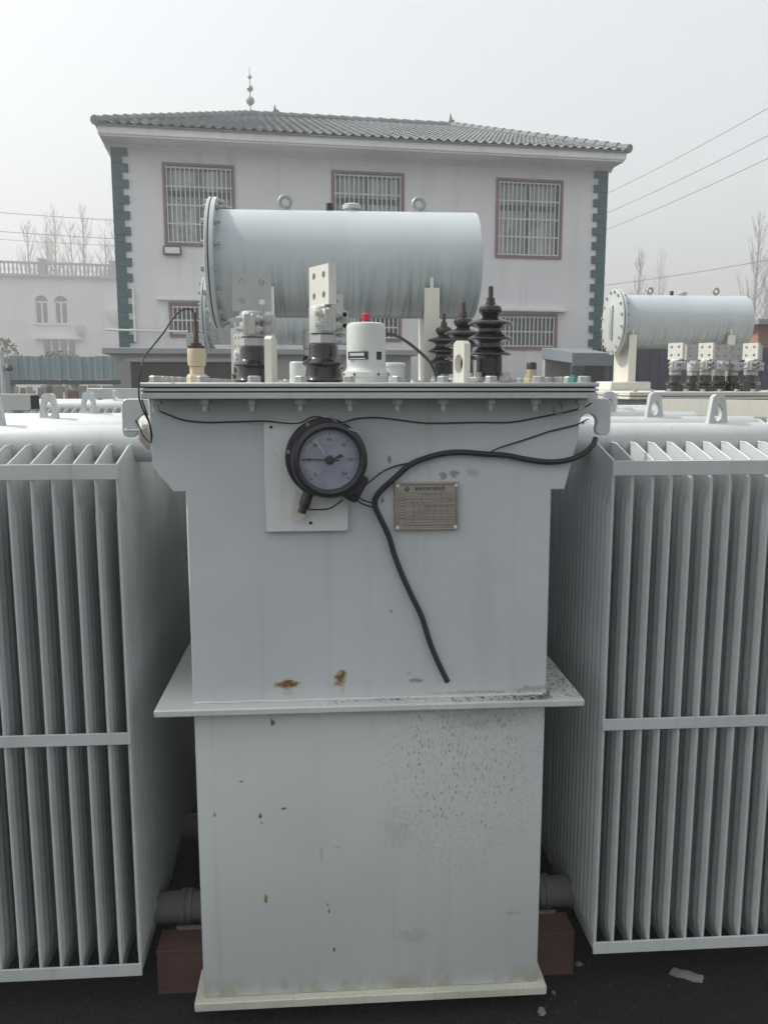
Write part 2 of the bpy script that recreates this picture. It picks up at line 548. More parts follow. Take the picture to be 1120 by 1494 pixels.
put('wall', hw.mesh('house_wall', M['plaster'], flat=True), house)
# windows
def window(u0, u1, z0, z1, small):
    m = MB()
    t = .045
    ex = .03
    m.box((u0 - t, -ex, z1), (u1 + t, .06, z1 + t)).box((u0 - t, -ex, z0 - t), (u1 + t, .06, z0))
    m.box((u0 - t, -ex, z0), (u0, .06, z1)).box((u1, -ex, z0), (u1 + t, .06, z1))
    W = put('window', m.mesh('window_surround', M['maroon'], flat=True), house)
    W['label'] = 'maroon framed window with white bars'
    f = MB()
    s = .05
    mid = (u0 + u1) / 2
    tr = z0 + (z1 - z0) * (.66 if not small else .5)
    v0, v1 = .10, .16
    f.box((u0, v0, z0), (u0 + s, v1, z1)).box((u1 - s, v0, z0), (u1, v1, z1))
    f.box((u0 + s, v0, z0), (u1 - s, v1, z0 + s)).box((u0 + s, v0, z1 - s), (u1 - s, v1, z1))
    f.box((mid - s / 2, v0, z0 + s), (mid + s / 2, v1, z1 - s))
    f.box((u0 + s, v0 + .002, tr - .05), (mid - s / 2, v1 - .002, tr + .05)).box((mid + s / 2, v0 + .002, tr - .05), (u1 - s, v1 - .002, tr + .05))
    put('sash', f.mesh('sash', M['dark_frame'], flat=True), W)
    gm_ = M['glass'] if not small else M['glass_dark']
    for a, b in ((u0 + s, mid - s / 2), (mid + s / 2, u1 - s)):
        for q, r_ in ((z0 + s, tr - .05), (tr + .05, z1 - s)):
            put('pane', MB().box((a, .125, q), (b, .135, r_)).mesh('pane', gm_, flat=True), W)
    gr = MB()
    nb = 15
    for k in range(nb):
        x = u0 + .03 + (u1 - u0 - .06) * k / (nb - 1)
        gr.box((x - .0095, -.022, z0 + .012), (x + .0095, .004, z1 - .012))
    for k in range(5 if not small else 3):
        zc = z0 + .03 + (z1 - z0 - .06) * k / (4 if not small else 2)
        gr.box((u0 + .003, .005, zc - .014), (u1 - .003, .02, zc + .014))
    put('window_grille', gr.mesh('window_grille', M['grille'], flat=True), W, kind='stuff')
for k, o in enumerate(wins):
    window(*o, k > 2)
    if k == 3 or k == 5:      # small concrete lintel hood
        put('lintel', MB().box((o[0] - .25, -.13, o[3] + .075), (o[1] + .2, -.002, o[3] + .14), .01).mesh('lintel', M['trim'], flat=True), house)
# quoins: a continuous strip with teeth
for side in (-1, 1):
    ue = U0 if side < 0 else U1
    def q_box(w, z0, z1, d=.035):
        m = MB()
        a, b = (ue - .03, ue + w) if side < 0 else (ue - w, ue + .03)
        m.box((a, -d, z0), (b, -.002, z1), .006)
        return m.mesh('quoin', M['quoin'])
    z = 5.80
    k = 0
    while z > .1:
        h = .155 if k % 2 == 0 else .125
        put('quoin', q_box(.27 if k % 2 == 0 else .165, z - h + .003, z, .040 if k % 2 == 0 else .036), house)
        z -= h
        k += 1
    m = MB()
    a, b = (ue - .03, ue - .003) if side < 0 else (ue + .003, ue + .03)
    m.box((a, -.002, 0), (b, .5, 5.8))
    put('corner_strip', m.mesh('corner_strip', M['quoin'], flat=True), house)
# eaves: stepped fascia and soffit
eo = .62
ea = MB()
EU0, EU1, EV1 = U0 - .16, U1 + .12, DEP + .4
for (x, z0, z1) in ((0.0, 5.875, 6.02), (.03, 5.84, 5.875)):
    ea.box((EU0 + x, -eo + x, z0), (EU1 - x, EV1, z1))
put('eaves', ea.mesh('eaves', M['trim'], flat=True), house)
sof = MB()
sof.prism([(-.10, 5.839), (-.002, 5.839), (-.002, 5.77)], U0 - .12, U1 + .1, 'X')
put('soffit_moulding', sof.mesh('soffit_moulding', M['trim'], flat=True), house)
# hip roof in corrugated tile relief
RZ0, RZ1, RV = 6.02, 7.92, 4.9
RA, RB = -1.16, 3.84
E0, E1 = EU0 - .04, EU1 + .04
F0, F1 = -eo - .05, EV1 + .05
def roof_face(p_eave0, p_eave1, p_top0, p_top1, name):
    """barrel-tile relief laid on the quad (or triangle) between eave and ridge"""
    a, b, c, d = [Vector(q) for q in (p_eave0, p_eave1, p_top1, p_top0)]
    eav = (b - a).normalized()
    nrm = (b - a).cross((d + c) / 2 - a).normalized()
    L = (b - a).length
    m = MB()
    cols = int(L / .030)
    courses = 22
    rows = []
    for r_ in range(courses):
        for t in (0.0, .98):
            f = (r_ + t) / courses
            p, q = a.lerp(d, f), b.lerp(c, f)
            row = []
            lift = .022 * (1 - t)
            for i in range(cols + 1):
                # keep the barrel columns running straight up the slope
                w_ = a + eav * (L * i / cols) + (((d + c) / 2 - (a + b) / 2) - eav * (((d + c) / 2 - (a + b) / 2).dot(eav))) * f
                s = (w_ - p).dot(eav)
                lim = (q - p).length
                s = min(max(s, 0), lim)
                ww = p + eav * s
                ph = ((L * i / cols) / .18) % 1.0
                h = .036 * max(0, math.sin(math.pi * (ph / .55))) if ph < .55 else -.012 * math.sin(math.pi * (ph - .55) / .45)
                row.append(m.bm.verts.new(ww + nrm * (h + lift + .008 * noise.noise((i * .19, r_ * .7, 0)))))
            rows.append(row)
    for p, q in zip(rows, rows[1:]):
        for i in range(cols):
            if (p[i].co - p[i + 1].co).length < 1e-5 and (q[i].co - q[i + 1].co).length < 1e-5:
                continue
            m.bm.faces.new((p[i], p[i + 1], q[i + 1], q[i]))
    bmesh.ops.remove_doubles(m.bm, verts=m.bm.verts, dist=1e-4)
    bmesh.ops.recalc_face_normals(m.bm, faces=m.bm.faces)
    o = put('roof_tiles', m.mesh(name, M['roof'], 60), house, kind='stuff')
roof_face((E0, F0, RZ0), (E1, F0, RZ0), (RA, RV, RZ1), (RB, RV, RZ1), 'roof_front')
roof_face((E0, F1, RZ0), (E0, F0, RZ0), (RA, RV, RZ1), (RA, RV, RZ1), 'roof_side')
roof_face((E1, F0, RZ0), (E1, F1, RZ0), (RB, RV, RZ1), (RB, RV, RZ1), 'roof_side_b')
rb = MB()
rb.prism([(E0, F1), (E1, F1), (E1, F0), (E0, F0)], RZ0 - .02, RZ0 - .002, 'Z')
bk = [Vector(p) for p in ((E1, F1, RZ0), (E0, F1, RZ0), (RA, RV, RZ1), (RB, RV, RZ1))]
rb.bm.faces.new([rb.bm.verts.new(p) for p in bk])
put('roof_back', rb.mesh('roof_back', M['roof'], flat=True), house)
def cap_run(p, q, nn):
    p, q = Vector(p), Vector(q)
    for k in range(nn):
        a_, b_ = p.lerp(q, k / nn), p.lerp(q, (k + 1.12) / nn)
        mb = MB().cyl(a_ + Vector((0, 0, .03)), b_ + Vector((0, 0, .015)), .085, 8, .07)
        put('ridge_tile', mb.mesh('ridge_tile', M['roof']), house)
cap_run((E0, F0, RZ0 + .02), (RA, RV, RZ1 + .02), 20)
cap_run((E1, F0, RZ0 + .02), (RB, RV, RZ1 + .02), 20)
cap_run((RA, RV, RZ1 + .02), (RB, RV, RZ1 + .02), 16)
fi = MB()
fi.lathe([(.03, 0), (.03, .08), (.015, .1), (.015, .16), (.09, .22), (.105, .28), (.09, .34), (.015, .39), (.012, .47), (.06, .51), (.078, .56), (.06, .61), (.012, .65), (.012, .76), (.04, .79), (.05, .82), (.04, .85), (.01, .87), (.008, 1.05), (0, 1.08)], 14, T(RA, RV, RZ1 + .06))
put('finial', fi.mesh('finial', M['alu']), house)
for u, h in ((-.55, .16), (RB, .2)):
    orn = MB()
    orn.box((u - .09, RV - .03, RZ1 + .08), (u + .09, RV + .03, RZ1 + .13), .01).prism([(u - .06, RZ1 + .13), (u + .03, RZ1 + .13), (u - .03, RZ1 + .13 + h)], RV - .025, RV + .025).box((u + .03, RV - .02, RZ1 + .13), (u + .07, RV + .02, RZ1 + .17))
    put('ridge_ornament', orn.mesh('ridge_ornament', M['roof'], flat=True), house)
# floodlight under the left window, down pipe
fl = MB().box((-.17, -.09, -.085), (.17, -.03, .085), .012)
flo = put('floodlight', fl.mesh('floodlight', M['dark_frame']), house, (-2.84, 0, 3.98), (R(-8), 0, 0))
put('lens', MB().box((-.135, -.095, -.055), (.135, -.088, .055)).mesh('floodlight_lens', M['grille'], flat=True), flo)
put('bracket', MB().box((-.02, -.03, -.02), (.02, .0, .02)).mesh('bracket', M['dark_frame'], flat=True), flo)
dp = MB().tube([(-3.58, -.09, 2.3), (-3.58, -.09, 3.3)], .022, 8, 1).tube([(-4.1, -.11, 2.52), (-2.6, -.11, 2.50)], .020, 8, 1)
put('conduit', dp.mesh('conduit', M['white']), house)

# ------------------------------------------------------------------ annexe and walls between yard and house
an = thing('annexe', 'low grey rendered annexe with flat concrete coping before the house', 'outbuilding', (-3.40, 14, 0), R(6))
put('wall', MB().box((0, 0, 0), (4.9, 1.9, 1.99)).mesh('annexe_wall', M['concrete'], flat=True), an)
put('coping', MB().box((-.12, -.14, 1.992), (5.0, 2.0, 2.09), .01).mesh('annexe_coping', M['coping'], flat=True), an)

bin_ = thing('brown_tub', 'dark brown open steel tub standing behind the transformers', 'tub', (-1.45, 9.2, 0))
tb = MB()
o_ = [(-.52, -.3), (.60, -.3), (.60, .3), (-.52, .3)]
i_ = [(-.50, -.28), (.58, -.28), (.58, .28), (-.50, .28)]
tb.ring(o_, i_, .05, 1.74, 'Z')
tb.box((-.50, -.28, .05), (.58, .28, .08))
put('shell', tb.mesh('tub_shell', M['brown'], flat=True), bin_)
rm = MB().ring([(-.55, -.33), (.63, -.33), (.63, .33), (-.55, .33)], [(-.50, -.28), (.58, -.28), (.58, .28), (-.50, .28)], 1.742, 1.775, 'Z')
put('rim', rm.mesh('tub_rim', M['coping'], flat=True), bin_)

def sheet_fence(name, label, x0, y0, x1, y1, z0, z1, mat, pw=.42, posts=True):
    p, q = Vector((x0, y0, 0)), Vector((x1, y1, 0))
    L = (q - p).length
    ang = math.atan2(y1 - y0, x1 - x0)
    f = thing(name, label, 'fence', (x0, y0, 0), ang)
    nn = max(1, round(L / pw))
    pw = L / nn
    def panel():
        m = MB()
        pts = [(0, 0), (.07, 0), (.09, -.03), (.15, -.03), (.17, 0), (.25, 0), (.27, -.03), (.33, -.03), (.35, 0), (pw - .004, 0)]
        pts = [(a_ * pw / .42 if i < 9 else a_, b_) for i, (a_, b_) in enumerate(pts)]
        back = [(a_, b_ + .006) for a_, b_ in pts[::-1]]
        m.prism(pts + back, z0, z1, 'Z')
        return m.mesh('fence_panel', mat, flat=True)
    me = panel()
    for k in range(nn):
        put('panel', me, f, (k * pw, 0, random.uniform(-.012, .012)))
    put('rail', MB().box((-.05, .01, z0 - .07), (L + .05, .06, z0 - .005)).mesh('rail', M['dark_frame'], flat=True), f)
    if posts:
        for k in range(0, nn + 1, 3):
            put('post', MB().box((-.03, .02, 0), (.03, .08, z1 - .05)).mesh('post', mat, flat=True), f, (k * pw, .05, 0))
    return f
sheet_fence('metal_fence', 'blue grey corrugated sheet fence in front of the white villa', -4.62, 13.0, -3.12, 13.15, 1.58, 1.93, M['blue_sheet'], .30)
sheet_fence('metal_fence', 'navy corrugated sheet fence behind the right transformer', 4.42, 13.4, 9.2, 14.6, .35, 2.13, M['navy'], .42)
# boards leaning below the blue fence
names = 'first second third fourth fifth sixth seventh eighth ninth tenth eleventh twelfth thirteenth fourteenth fifteenth sixteenth seventeenth eighteenth nineteenth twentieth'.split()
hues = {'wood1': 'pale', 'wood2': 'rusty brown', 'wood3': 'grey'}
k = 0
x = -4.50
while x < -3.12:
    wd = random.choice((.06, .09, .12, .15))
    mt = random.choice(('wood1', 'wood2', 'wood3', 'wood2', 'wood1'))
    bo = MB().box((0, -.02, 0), (wd - .012, .01, random.uniform(1.42, 1.53)), .004).mesh('board', M[mt], flat=True)
    o = put('board', bo, None, (x, 12.7 + random.uniform(-.05, .05), 0), (R(-5), 0, R(random.uniform(-2, 2))))
    tag(o, '%s upright board below the blue grey fence, %s from the left' % (hues[mt], names[k]), 'board', 'boards leaning under the sheet fence')
    x += wd
    k += 1

# left gate, pole and camera
pg = thing('metal_gate', 'pale grey sheet gate at the far left edge beyond the radiators', 'gate', (-5.3, 13, 0))
for k in range(2):
    put('panel', MB().box((k * .33 + .003, 0, .1), (k * .33 + .327, .04, 1.9)).box((k * .33 + .02, -.02, .9), (k * .33 + .31, -.001, .96)).mesh('gate_panel', M['blue_sheet'], flat=True), pg)
pp = thing('camera_pole', 'slim grey pole carrying a small black security camera', 'pole', (-4.68, 12.85, 0))
put('shaft', MB().cyl((0, 0, 0), (0, 0, 2.0), .035, 10).mesh('pole_shaft', M['paint_pale']), pp)
put('arm', MB().cyl((0, 0, 1.80), (.09, -.03, 1.78), .012, 8).mesh('pole_arm', M['paint_pale']), pp)
put('security_camera', MB().lathe([(0, 0), (.05, .012), (.06, .04), (.045, .075), (.03, .09), (.0, .09)], 12, T(.11, -.05, 1.70)).mesh('security_camera', M['rubber']), pp)

# canopy / lean-to on the right of the house
cp = thing('lean_to', 'grey sheet canopy over a dark recess beside the house corner', 'canopy', (3.3, 13.1, 0), R(10))
put('roof_sheet', MB().prism([(-.5, 1.83), (-.5, 1.98), (.6, 2.10), (.6, 1.93)], .34, 1.02, 'X').box((.36, -.52, 1.79), (1.0, -.46, 1.832)).mesh('canopy_sheet', M['canopy'], flat=True), cp)
put('post', MB().box((.38, -.43, 0), (.44, -.37, 1.86)).mesh('canopy_post', M['dark_frame'], flat=True), cp)
put('post', MB().box((.94, -.43, 0), (1.0, -.37, 1.86)).mesh('canopy_post', M['dark_frame'], flat=True), cp)
put('back_wall', MB().box((.36, .5, 0), (1.05, .6, 1.93)).mesh('canopy_back', M['concrete'], flat=True), cp)
put('side_wall', MB().box((1.06, -.3, 0), (1.12, .6, 1.93)).mesh('canopy_side', M['navy'], flat=True), cp)

# brick outbuilding at the far right edge
bb = thing('brick_shed', 'orange brick outbuilding at the right edge behind the bushings', 'outbuilding', (7.75, 14.9, 0), R(8))
bw = wall_with_openings(0, 5, 0, 2.55, [(1.2, 1.9, 1.1, 2.0)], 0, .22)
bw.box((0, .22, 0), (.22, 3, 2.55)).box((4.78, .22, 0), (5, 3, 2.55))
put('wall', bw.mesh('brick_shed_wall', M['brick'], flat=True), bb)
brm = MB()
row = 0
z = 1.2
bricks_done = 0
bme = MB().box((0, -.012, 0), (.225, -.001, .06), .003).mesh('brick', M['brick'], flat=True)
while z < 2.5:
    x = 0.005 if row % 2 == 0 else -.115 + .125
    while x < 1.17 - .01 and bricks_done < 300:
        if x + .225 < 1.19:
            put('brick', bme, bb, (x, 0, z)); bricks_done += 1
        x += .238
    z += .073
    row += 1
put('roof', MB().box((-.15, -.2, 2.552), (5.15, 3.2, 2.66), .01).mesh('brick_shed_roof', M['concrete'], flat=True), bb)

# ------------------------------------------------------------------ far villa on the left
VA = R(11)
villa = thing('villa', 'distant white villa with a balustraded flat roof and twin arched windows', 'house', (-14.2, 60, 0), VA)
# u along the facade: pixel 172 ~ u 0, leftwards negative
def VU(px): return (px - 172) * .0487
arch = []
for c_ in (77, 102):
    arch.append((VU(c_) - .42, VU(c_) + .42, 5.55, 7.35))
ops = [(a_, b_, q, r_) for a_, b_, q, r_ in arch] + [(VU(76), VU(119), 3.35, 4.45)]
vw = wall_with_openings(-8.2, 7.0, 0, 8.5, ops, 0, .3)
vw.box((-8.2, .3, 0), (-7.9, 9, 8.5)).box((6.7, .3, 0), (7.0, 9, 8.5)).box((-7.9, 8.7, 0), (6.7, 9, 8.5)).box((-7.9, .3, 8.3), (6.7, 8.7, 8.5))
put('wall', vw.mesh('villa_wall', M['plaster_cold'], flat=True), villa)
for a_, b_, q, r_ in arch:
    cx = (a_ + b_) / 2
    m = MB()
    seg = 12
    rr = (b_ - a_) / 2
    outer = [(a_ - .02, r_ + .02), (b_ + .02, r_ + .02)]
    # spandrel fill above the arch
    zc = r_ - rr
    pts = [(cx + rr * math.cos(t), zc + rr * math.sin(t)) for t in [math.pi * k / seg for k in range(seg + 1)]]
    m.prism([(b_, r_), (b_, zc)] + pts[1:seg // 2 + 1], .0, .25)
    m.prism([(a_, zc), (a_, r_)] + pts[seg // 2:seg][::1], .0, .25)
    W = put('window', m.mesh('arch_spandrel', M['plaster_cold'], flat=True), villa, label='arched window of the villa')
    fr = MB().box((a_, .12, zc - .05), (b_, .2, zc + .05)).box((cx - .05, .122, q), (cx + .05, .198, zc - .05))
    fr.box((a_, .12, q), (a_ + .08, .2, zc - .05)).box((b_ - .08, .12, q), (b_, .2, zc - .05))
    put('frame', fr.mesh('arch_frame', M['white'], flat=True), W)
    put('pane', MB().box((a_, .2, q), (cx, .23, r_)).mesh('arch_pane', M['glass_dark'], flat=True), W)
    put('pane', MB().box((cx, .2, q), (b_, .23, r_)).mesh('arch_pane', M['glass_dark'], flat=True), W)
    put('sill', MB().box((a_ - .12, -.12, q - .14), (b_ + .12, .05, q - .002)).mesh('arch_sill', M['white'], flat=True), W)
a_, b_, q, r_ = ops[2]
W = put('window', MB().box((a_ - .5, -.55, r_ + .02), (b_ + .4, 0, r_ + .14)).mesh('villa_window_hood', M['trim'], flat=True), villa, label='barred ground floor window under a flat hood')
put('pane', MB().box((a_, .16, q), (b_, .2, r_)).mesh('low_pane', M['glass_dark'], flat=True), W)
for k in range(5):
    x = a_ + (b_ - a_) * k / 4
    put('mullion', MB().box((x - .06, .06, q), (x + .06, .14, r_)).mesh('mullion', M['white'], flat=True), W)
put('air_conditioner', MB().box((VU(120), -.38, 4.75), (VU(131), -.02, 5.45), .03).lathe([(.26, 0), (.24, .02), (.1, .025), (0, .03)], 16, T(VU(125), -.38, 5.1) @ RX(90)).mesh('air_conditioner', M['paint_pale']), villa)
put('roof_slab', MB().box((-8.5, -.35, 8.502), (7.3, 9.3, 8.66)).mesh('villa_slab', M['coping'], flat=True), villa)
bal = shared('baluster', lambda: MB().lathe([(.07, 0), (.07, .06), (.04, .1), (.085, .3), (.05, .5), (.045, .58), (.07, .62), (.07, .68)], 6).mesh('baluster', M['coping']))
x = -8.3
k = 0
while x < 3:
    if k % 17 == 15:
        put('pedestal', MB().box((-.19, -.19, 0), (.19, .19, .9)).box((-.25, -.25, .9), (.25, .25, 1.02)).mesh('pedestal', M['coping'], flat=True), villa, (x, -.15, 8.662))
    else:
        put('baluster', bal, villa, (x, -.15, 8.662))
    x += .26
    k += 1
put('handrail', MB().box((-8.4, -.27, 9.344), (3.1, -.03, 9.47)).mesh('handrail', M['coping'], flat=True), villa)
put('balcony', MB().lathe([(.0, 0), (.35, .25), (.75, .8), (.9, 1.3), (.9, 1.42)], 16, T(VU(172) + .4, 0, 5.1)).mesh('balcony', M['trim']), villa, label='rounded pinkish oriel of the villa')
# shrubs before the villa
for sx, sy, sh, lab in ((-12.6, 34, 3.2, 'greyish shrub behind the sheet fence left of the barred window'), (-10.2, 34, 2.75, 'rounder low shrub behind the sheet fence below the barred window')):
    s = thing('shrub', lab, 'shrub', (sx, sy, 0))
    put('stem', MB().cyl((0, 0, 0), (0, 0, sh * .7), .05, 6, .02).mesh('stem', M['bark']), s)
    m = MB()
    for k in range(420):
        t = random.uniform(0, 6.28); r_ = random.random() ** .5 * .95; zz = sh * random.uniform(.45, 1)
        r_ *= math.sin(math.pi * (zz / sh - .35) / .75) ** .6 if zz / sh > .36 else .4
        p = Vector((r_ * math.cos(t), r_ * math.sin(t), zz))
        a1 = Vector((random.gauss(0, 1), random.gauss(0, 1), random.gauss(0, 1))).normalized() * .1
        b1 = a1.orthogonal().normalized() * .06
        m.bm.faces.new([m.bm.verts.new(p + q_) for q_ in (-a1, b1, a1, -b1)])
    put('foliage', m.mesh('foliage', M['leafgreen'], flat=True), s, kind='stuff')

# ------------------------------------------------------------------ bare poplars
def poplar(label, x, y, h, seed, group='bare poplars beyond the roofs', spread=.13):
    rnd = random.Random(seed)
    t = thing('bare_tree', label, 'tree', (x, y, 0), rnd.uniform(0, 6), group)
    m = MB()
    lean = (rnd.uniform(-.3, .3), rnd.uniform(-.3, .3))
    tr = [(lean[0] * f + .12 * math.sin(f * 5 + seed), lean[1] * f, h * f) for f in (0, .2, .4, .6, .8, 1)]
    m.tube(tr, lambda f: .20 * (1 - f) ** .8 * h / 18 + .012, 6, 2)
    put('trunk', m.mesh('poplar_trunk', M['bark']), t)
    m = MB()
    for k in range(64):
        f = rnd.uniform(.22, .95)
        base = Vector((lean[0] * f + .12 * math.sin(f * 5 + seed), lean[1] * f, h * f))
        az = rnd.uniform(0, 6.28)
        L = h * rnd.uniform(.14, .34) * (1.15 - f)
        d = Vector((math.cos(az), math.sin(az), 0))
        pts = [base, base + d * L * .22 + Vector((0, 0, L * .3)), base + d * L * (.30 + spread) + Vector((0, 0, L * .75)), base + d * L * (.36 + spread) + Vector((0, 0, L * 1.1))]
        r0 = .055 * (1.1 - f) * h / 18 + .014
        m.tube(pts, lambda q_: r0 * (1 - q_) + .006, 4, 2)
        for j in range(4):
            s0 = pts[1].lerp(pts[3], rnd.uniform(0, .9))
            d2 = Vector((rnd.gauss(0, .4), rnd.gauss(0, .4), 1.0)).normalized() * L * rnd.uniform(.2, .45)
            m.tube([s0, s0 + d2 * .5 + d * .06 * L, s0 + d2], lambda q_: .011 * (1 - q_) + .005, 3, 1)
    put('branches', m.mesh('poplar_branches', M['bark']), t)
for x, h, sd, lab in ((-29.2, 17.5, 1, 'leftmost faint bare poplar above the villa balustrade'),
                      (-26.8, 19.2, 2, 'tall faint bare poplar with a leaning trunk above the villa'),
                      (-24.4, 19.6, 3, 'darkest bare poplar near the middle of the villa roof'),
                      (-21.4, 18.8, 4, 'slim bare poplar above the pedestal of the balustrade'),
                      (-19.4, 16.4, 5, 'rightmost faint bare poplar close to the house corner')):
    poplar(lab, x, 88 + sd, h, sd)
for x, h, sd, lab in ((-28.0, 18.2, 21, 'faint bare poplar between the two leftmost ones above the villa'),
                      (-25.6, 18.0, 22, 'slender bare poplar just left of the darkest one above the villa'),
                      (-23.0, 17.6, 23, 'low bushy bare poplar just left of the balustrade pedestal')):
    poplar(lab, x, 70 + sd, h, sd, spread=.26)
poplar('thin bare sapling rising behind the right conservator', 31.3, 84, 14.7, 11, spread=.02)
poplar('very faint bare poplar standing behind the right conservator', 51.5, 130, 22, 12, spread=.03)
poplar('tall bare poplar at the right edge of the picture', 43.2, 84, 18.4, 13, spread=.05)
poplar('bare forked poplar just beyond the right edge conservator end', 46.4, 87, 17.4, 14, spread=.10)

# overhead wires
def overhead(label, p, q, sag, r):
    p, q = Vector(p), Vector(q)
    pts = [p.lerp(q, f) - Vector((0, 0, sag * 4 * f * (1 - f))) for f in [k / 10 for k in range(11)]]
    o = put('overhead_wire', MB().tube(pts, r, 5, 2).mesh('overhead_wire', M['line']))
    tag(o, label, 'wire', 'overhead wires')
overhead('uppermost overhead wire left of the house', (-26, 46, 10.9), (-2, 46, 9.6), .25, .014)
overhead('middle overhead wire left of the house', (-26, 46, 9.95), (-2, 46, 8.7), .25, .014)
overhead('lowest overhead wire left of the house', (-26, 46, 9.55), (-2, 46, 8.45), .3, .010)
overhead('uppermost overhead wire climbing to the right edge', (15, 60, 12.6), (19, 26, 13.0), .5, .013)
overhead('middle overhead wire climbing to the right edge', (14.5, 60, 11.3), (19, 26, 11.9), .5, .013)
overhead('third overhead wire climbing to the right edge', (14, 60, 10.2), (19, 26, 11.0), .5, .013)
overhead('low nearly level overhead wire above the right conservator', (19, 60, 8.3), (27, 40, 8.5), .2, .018)

# ------------------------------------------------------------------ transformer parts
OX, OY = .102, 2.575            # base centre of the near transformer; L() turns yard coordinates into its own
def L(x, y, z): return (x - OX, y - OY, z)

def hexa(r, z0, z1):
    return [(r, z0), (r, z1)]
bolt_me = MB()
bolt_me.lathe([(.0135, .0), (.0135, .010), (.011, .0125), (0, .0125)], 6)
bolt_me.lathe([(.0165, -.0015), (.0165, .0)], 14)
bolt_me = bolt_me.mesh('bolt_head', M['zinc'])
nut_me = MB()
nut_me.lathe([(.0135, -.0115), (.0135, .0)], 6)
nut_me.lathe([(.0075, -.026), (.0075, -.0116)], 10)
nut_me = nut_me.mesh('nut', M['zinc'])
small_bolt = MB().lathe([(.011, -.004), (.011, .010), (.006, .0105), (.006, .018), (0, .018)], 6).mesh('flange_bolt', M['zinc'])

# ---- bushings
def bush_lv(parent, loc, palm_rot, key='a', cw=0.0, palm=True, pmat='alu', s=1.0):
    por = shared('lv_por', lambda: MB().lathe([(.050, 0), (.050, .006), (.046, .010), (.044, .020), (.0415, .034), (.0455, .040), (.0500, .043), (.0510, .047), (.046, .052), (.039, .056), (.036, .062), (.0355, .086), (.033, .092), (.02, .094)], 32).mesh('lv_porcelain', M['porcelain']))
    b = put('low_voltage_bushing', por, parent, loc)
    b.scale = (s, s, s)
    def metal():
        m = MB()
        m.lathe([(.030, .088), (.030, .094), (.034, .095), (.034, .114), (.030, .116), (.028, .118)], 6)
        m.lathe([(.033, .118), (.033, .178), (.031, .181), (.026, .183)], 24)
        m.box((-.006, -.050, .120), (.006, -.028, .176), .002)
        for sx in (-1, 1):
            m.box((.004 * sx if sx > 0 else -.016, -.052, .122), (.016 if sx > 0 else -.004, -.028, .174), .003)
        m.box((.028, -.024, .124), (.058, -.006, .174), .004)
        m.box((.028, .006, .124), (.058, .024, .174), .004)
        for z in (.136, .162):
            m.cyl((-.034, -.040, z), (.034, -.040, z), .006, 8)
            for sx in (-1, 1):
                m.cyl((.016 * sx, -.040, z), (.026 * sx, -.040, z), .0095, 6)
            m.cyl((.044, -.034, z), (.044, .034, z), .006, 8)
            m.cyl((.044, -.034, z), (.044, -.024, z), .0095, 6)
        return m.mesh('terminal_clamp', M['alu'])
    put('terminal_clamp', shared('lv_metal', metal), b, rot=(0, 0, cw))
    if palm:
        def pm():
            m = MB()
            W, H, t = .050, .094, .010
            z0 = .184
            # 2 x 2 holes: four ringed tiles
            for ix in (0, 1):
                for iz in (0, 1):
                    cx = -W / 2 + W * ix
                    cz = z0 + H * (.25 + .5 * iz)
                    hw, hh = W / 2, H / 4
                    out, inn = [], []
                    N = 16
                    for k in range(N):
                        t_ = 2 * math.pi * k / N + math.pi / 4
                        c_, s_ = math.cos(t_), math.sin(t_)
                        q_ = max(abs(c_), abs(s_))
                        out.append((cx + hw * c_ / q_, cz + hh * s_ / q_))
                        inn.append((cx + .0085 * c_, cz + .0085 * s_))
                    m.ring(out, inn, -t, t)
            m.box((-.030, -.013, .170), (.030, .013, .186), .004)
            return m.mesh('terminal_palm_' + pmat, M[pmat], flat=True)
        put('terminal_palm', shared('lv_palm_' + pmat, pm), b, rot=(0, 0, palm_rot))
    return b

def bush_hv(parent, loc):
    def por():
        m = MB()
        p = [(.036, 0), (.036, .012), (.031, .016), (.0305, .058), (.034, .062), (.050, .0645), (.0525, .068), (.050, .071), (.036, .078), (.0285, .084),
             (.0275, .094), (.035, .0975), (.0505, .101), (.0525, .1045), (.050, .108), (.036, .114), (.0285, .120), (.0275, .128),
             (.035, .1325), (.052, .1365), (.0545, .140), (.052, .143), (.034, .149), (.024, .152), (.018, .155), (.021, .160), (.0265, .166), (.0275, .173), (.025, .180), (.018, .184), (.008, .185)]
        m.lathe(p, 36)
        return m.mesh('hv_porcelain', M['porcelain'])
    b = put('high_voltage_bushing', shared('hv_por', por), parent, loc)
    def st():
        m = MB()
        m.lathe([(.013, .185), (.013, .188)], 16)
        m.lathe([(.0105, .188), (.0105, .200)], 6)
        m.lathe([(.006, .200), (.006, .226), (.004, .228), (0, .228)], 12)
        return m.mesh('hv_stud', M['brown_rod'])
    put('stud', shared('hv_stud', st), b)
    def cl():
        m = MB()
        m.lathe([(.041, 0), (.041, .005)], 24)
        for k in range(4):
            t = R(45 + 90 * k)
            Mx = Matrix.Rotation(t, 4, 'Z')
            m.box((.026, -.010, 0), (.060, .010, .014), .003, Mx)
            m.lathe([(.009, .014), (.009, .024), (0, .024)], 6, Mx @ T(.050, 0, 0))
        return m.mesh('hv_clamp', M['zinc'])
    put('clamp_ring', shared('hv_clamp', cl), b)
    return b

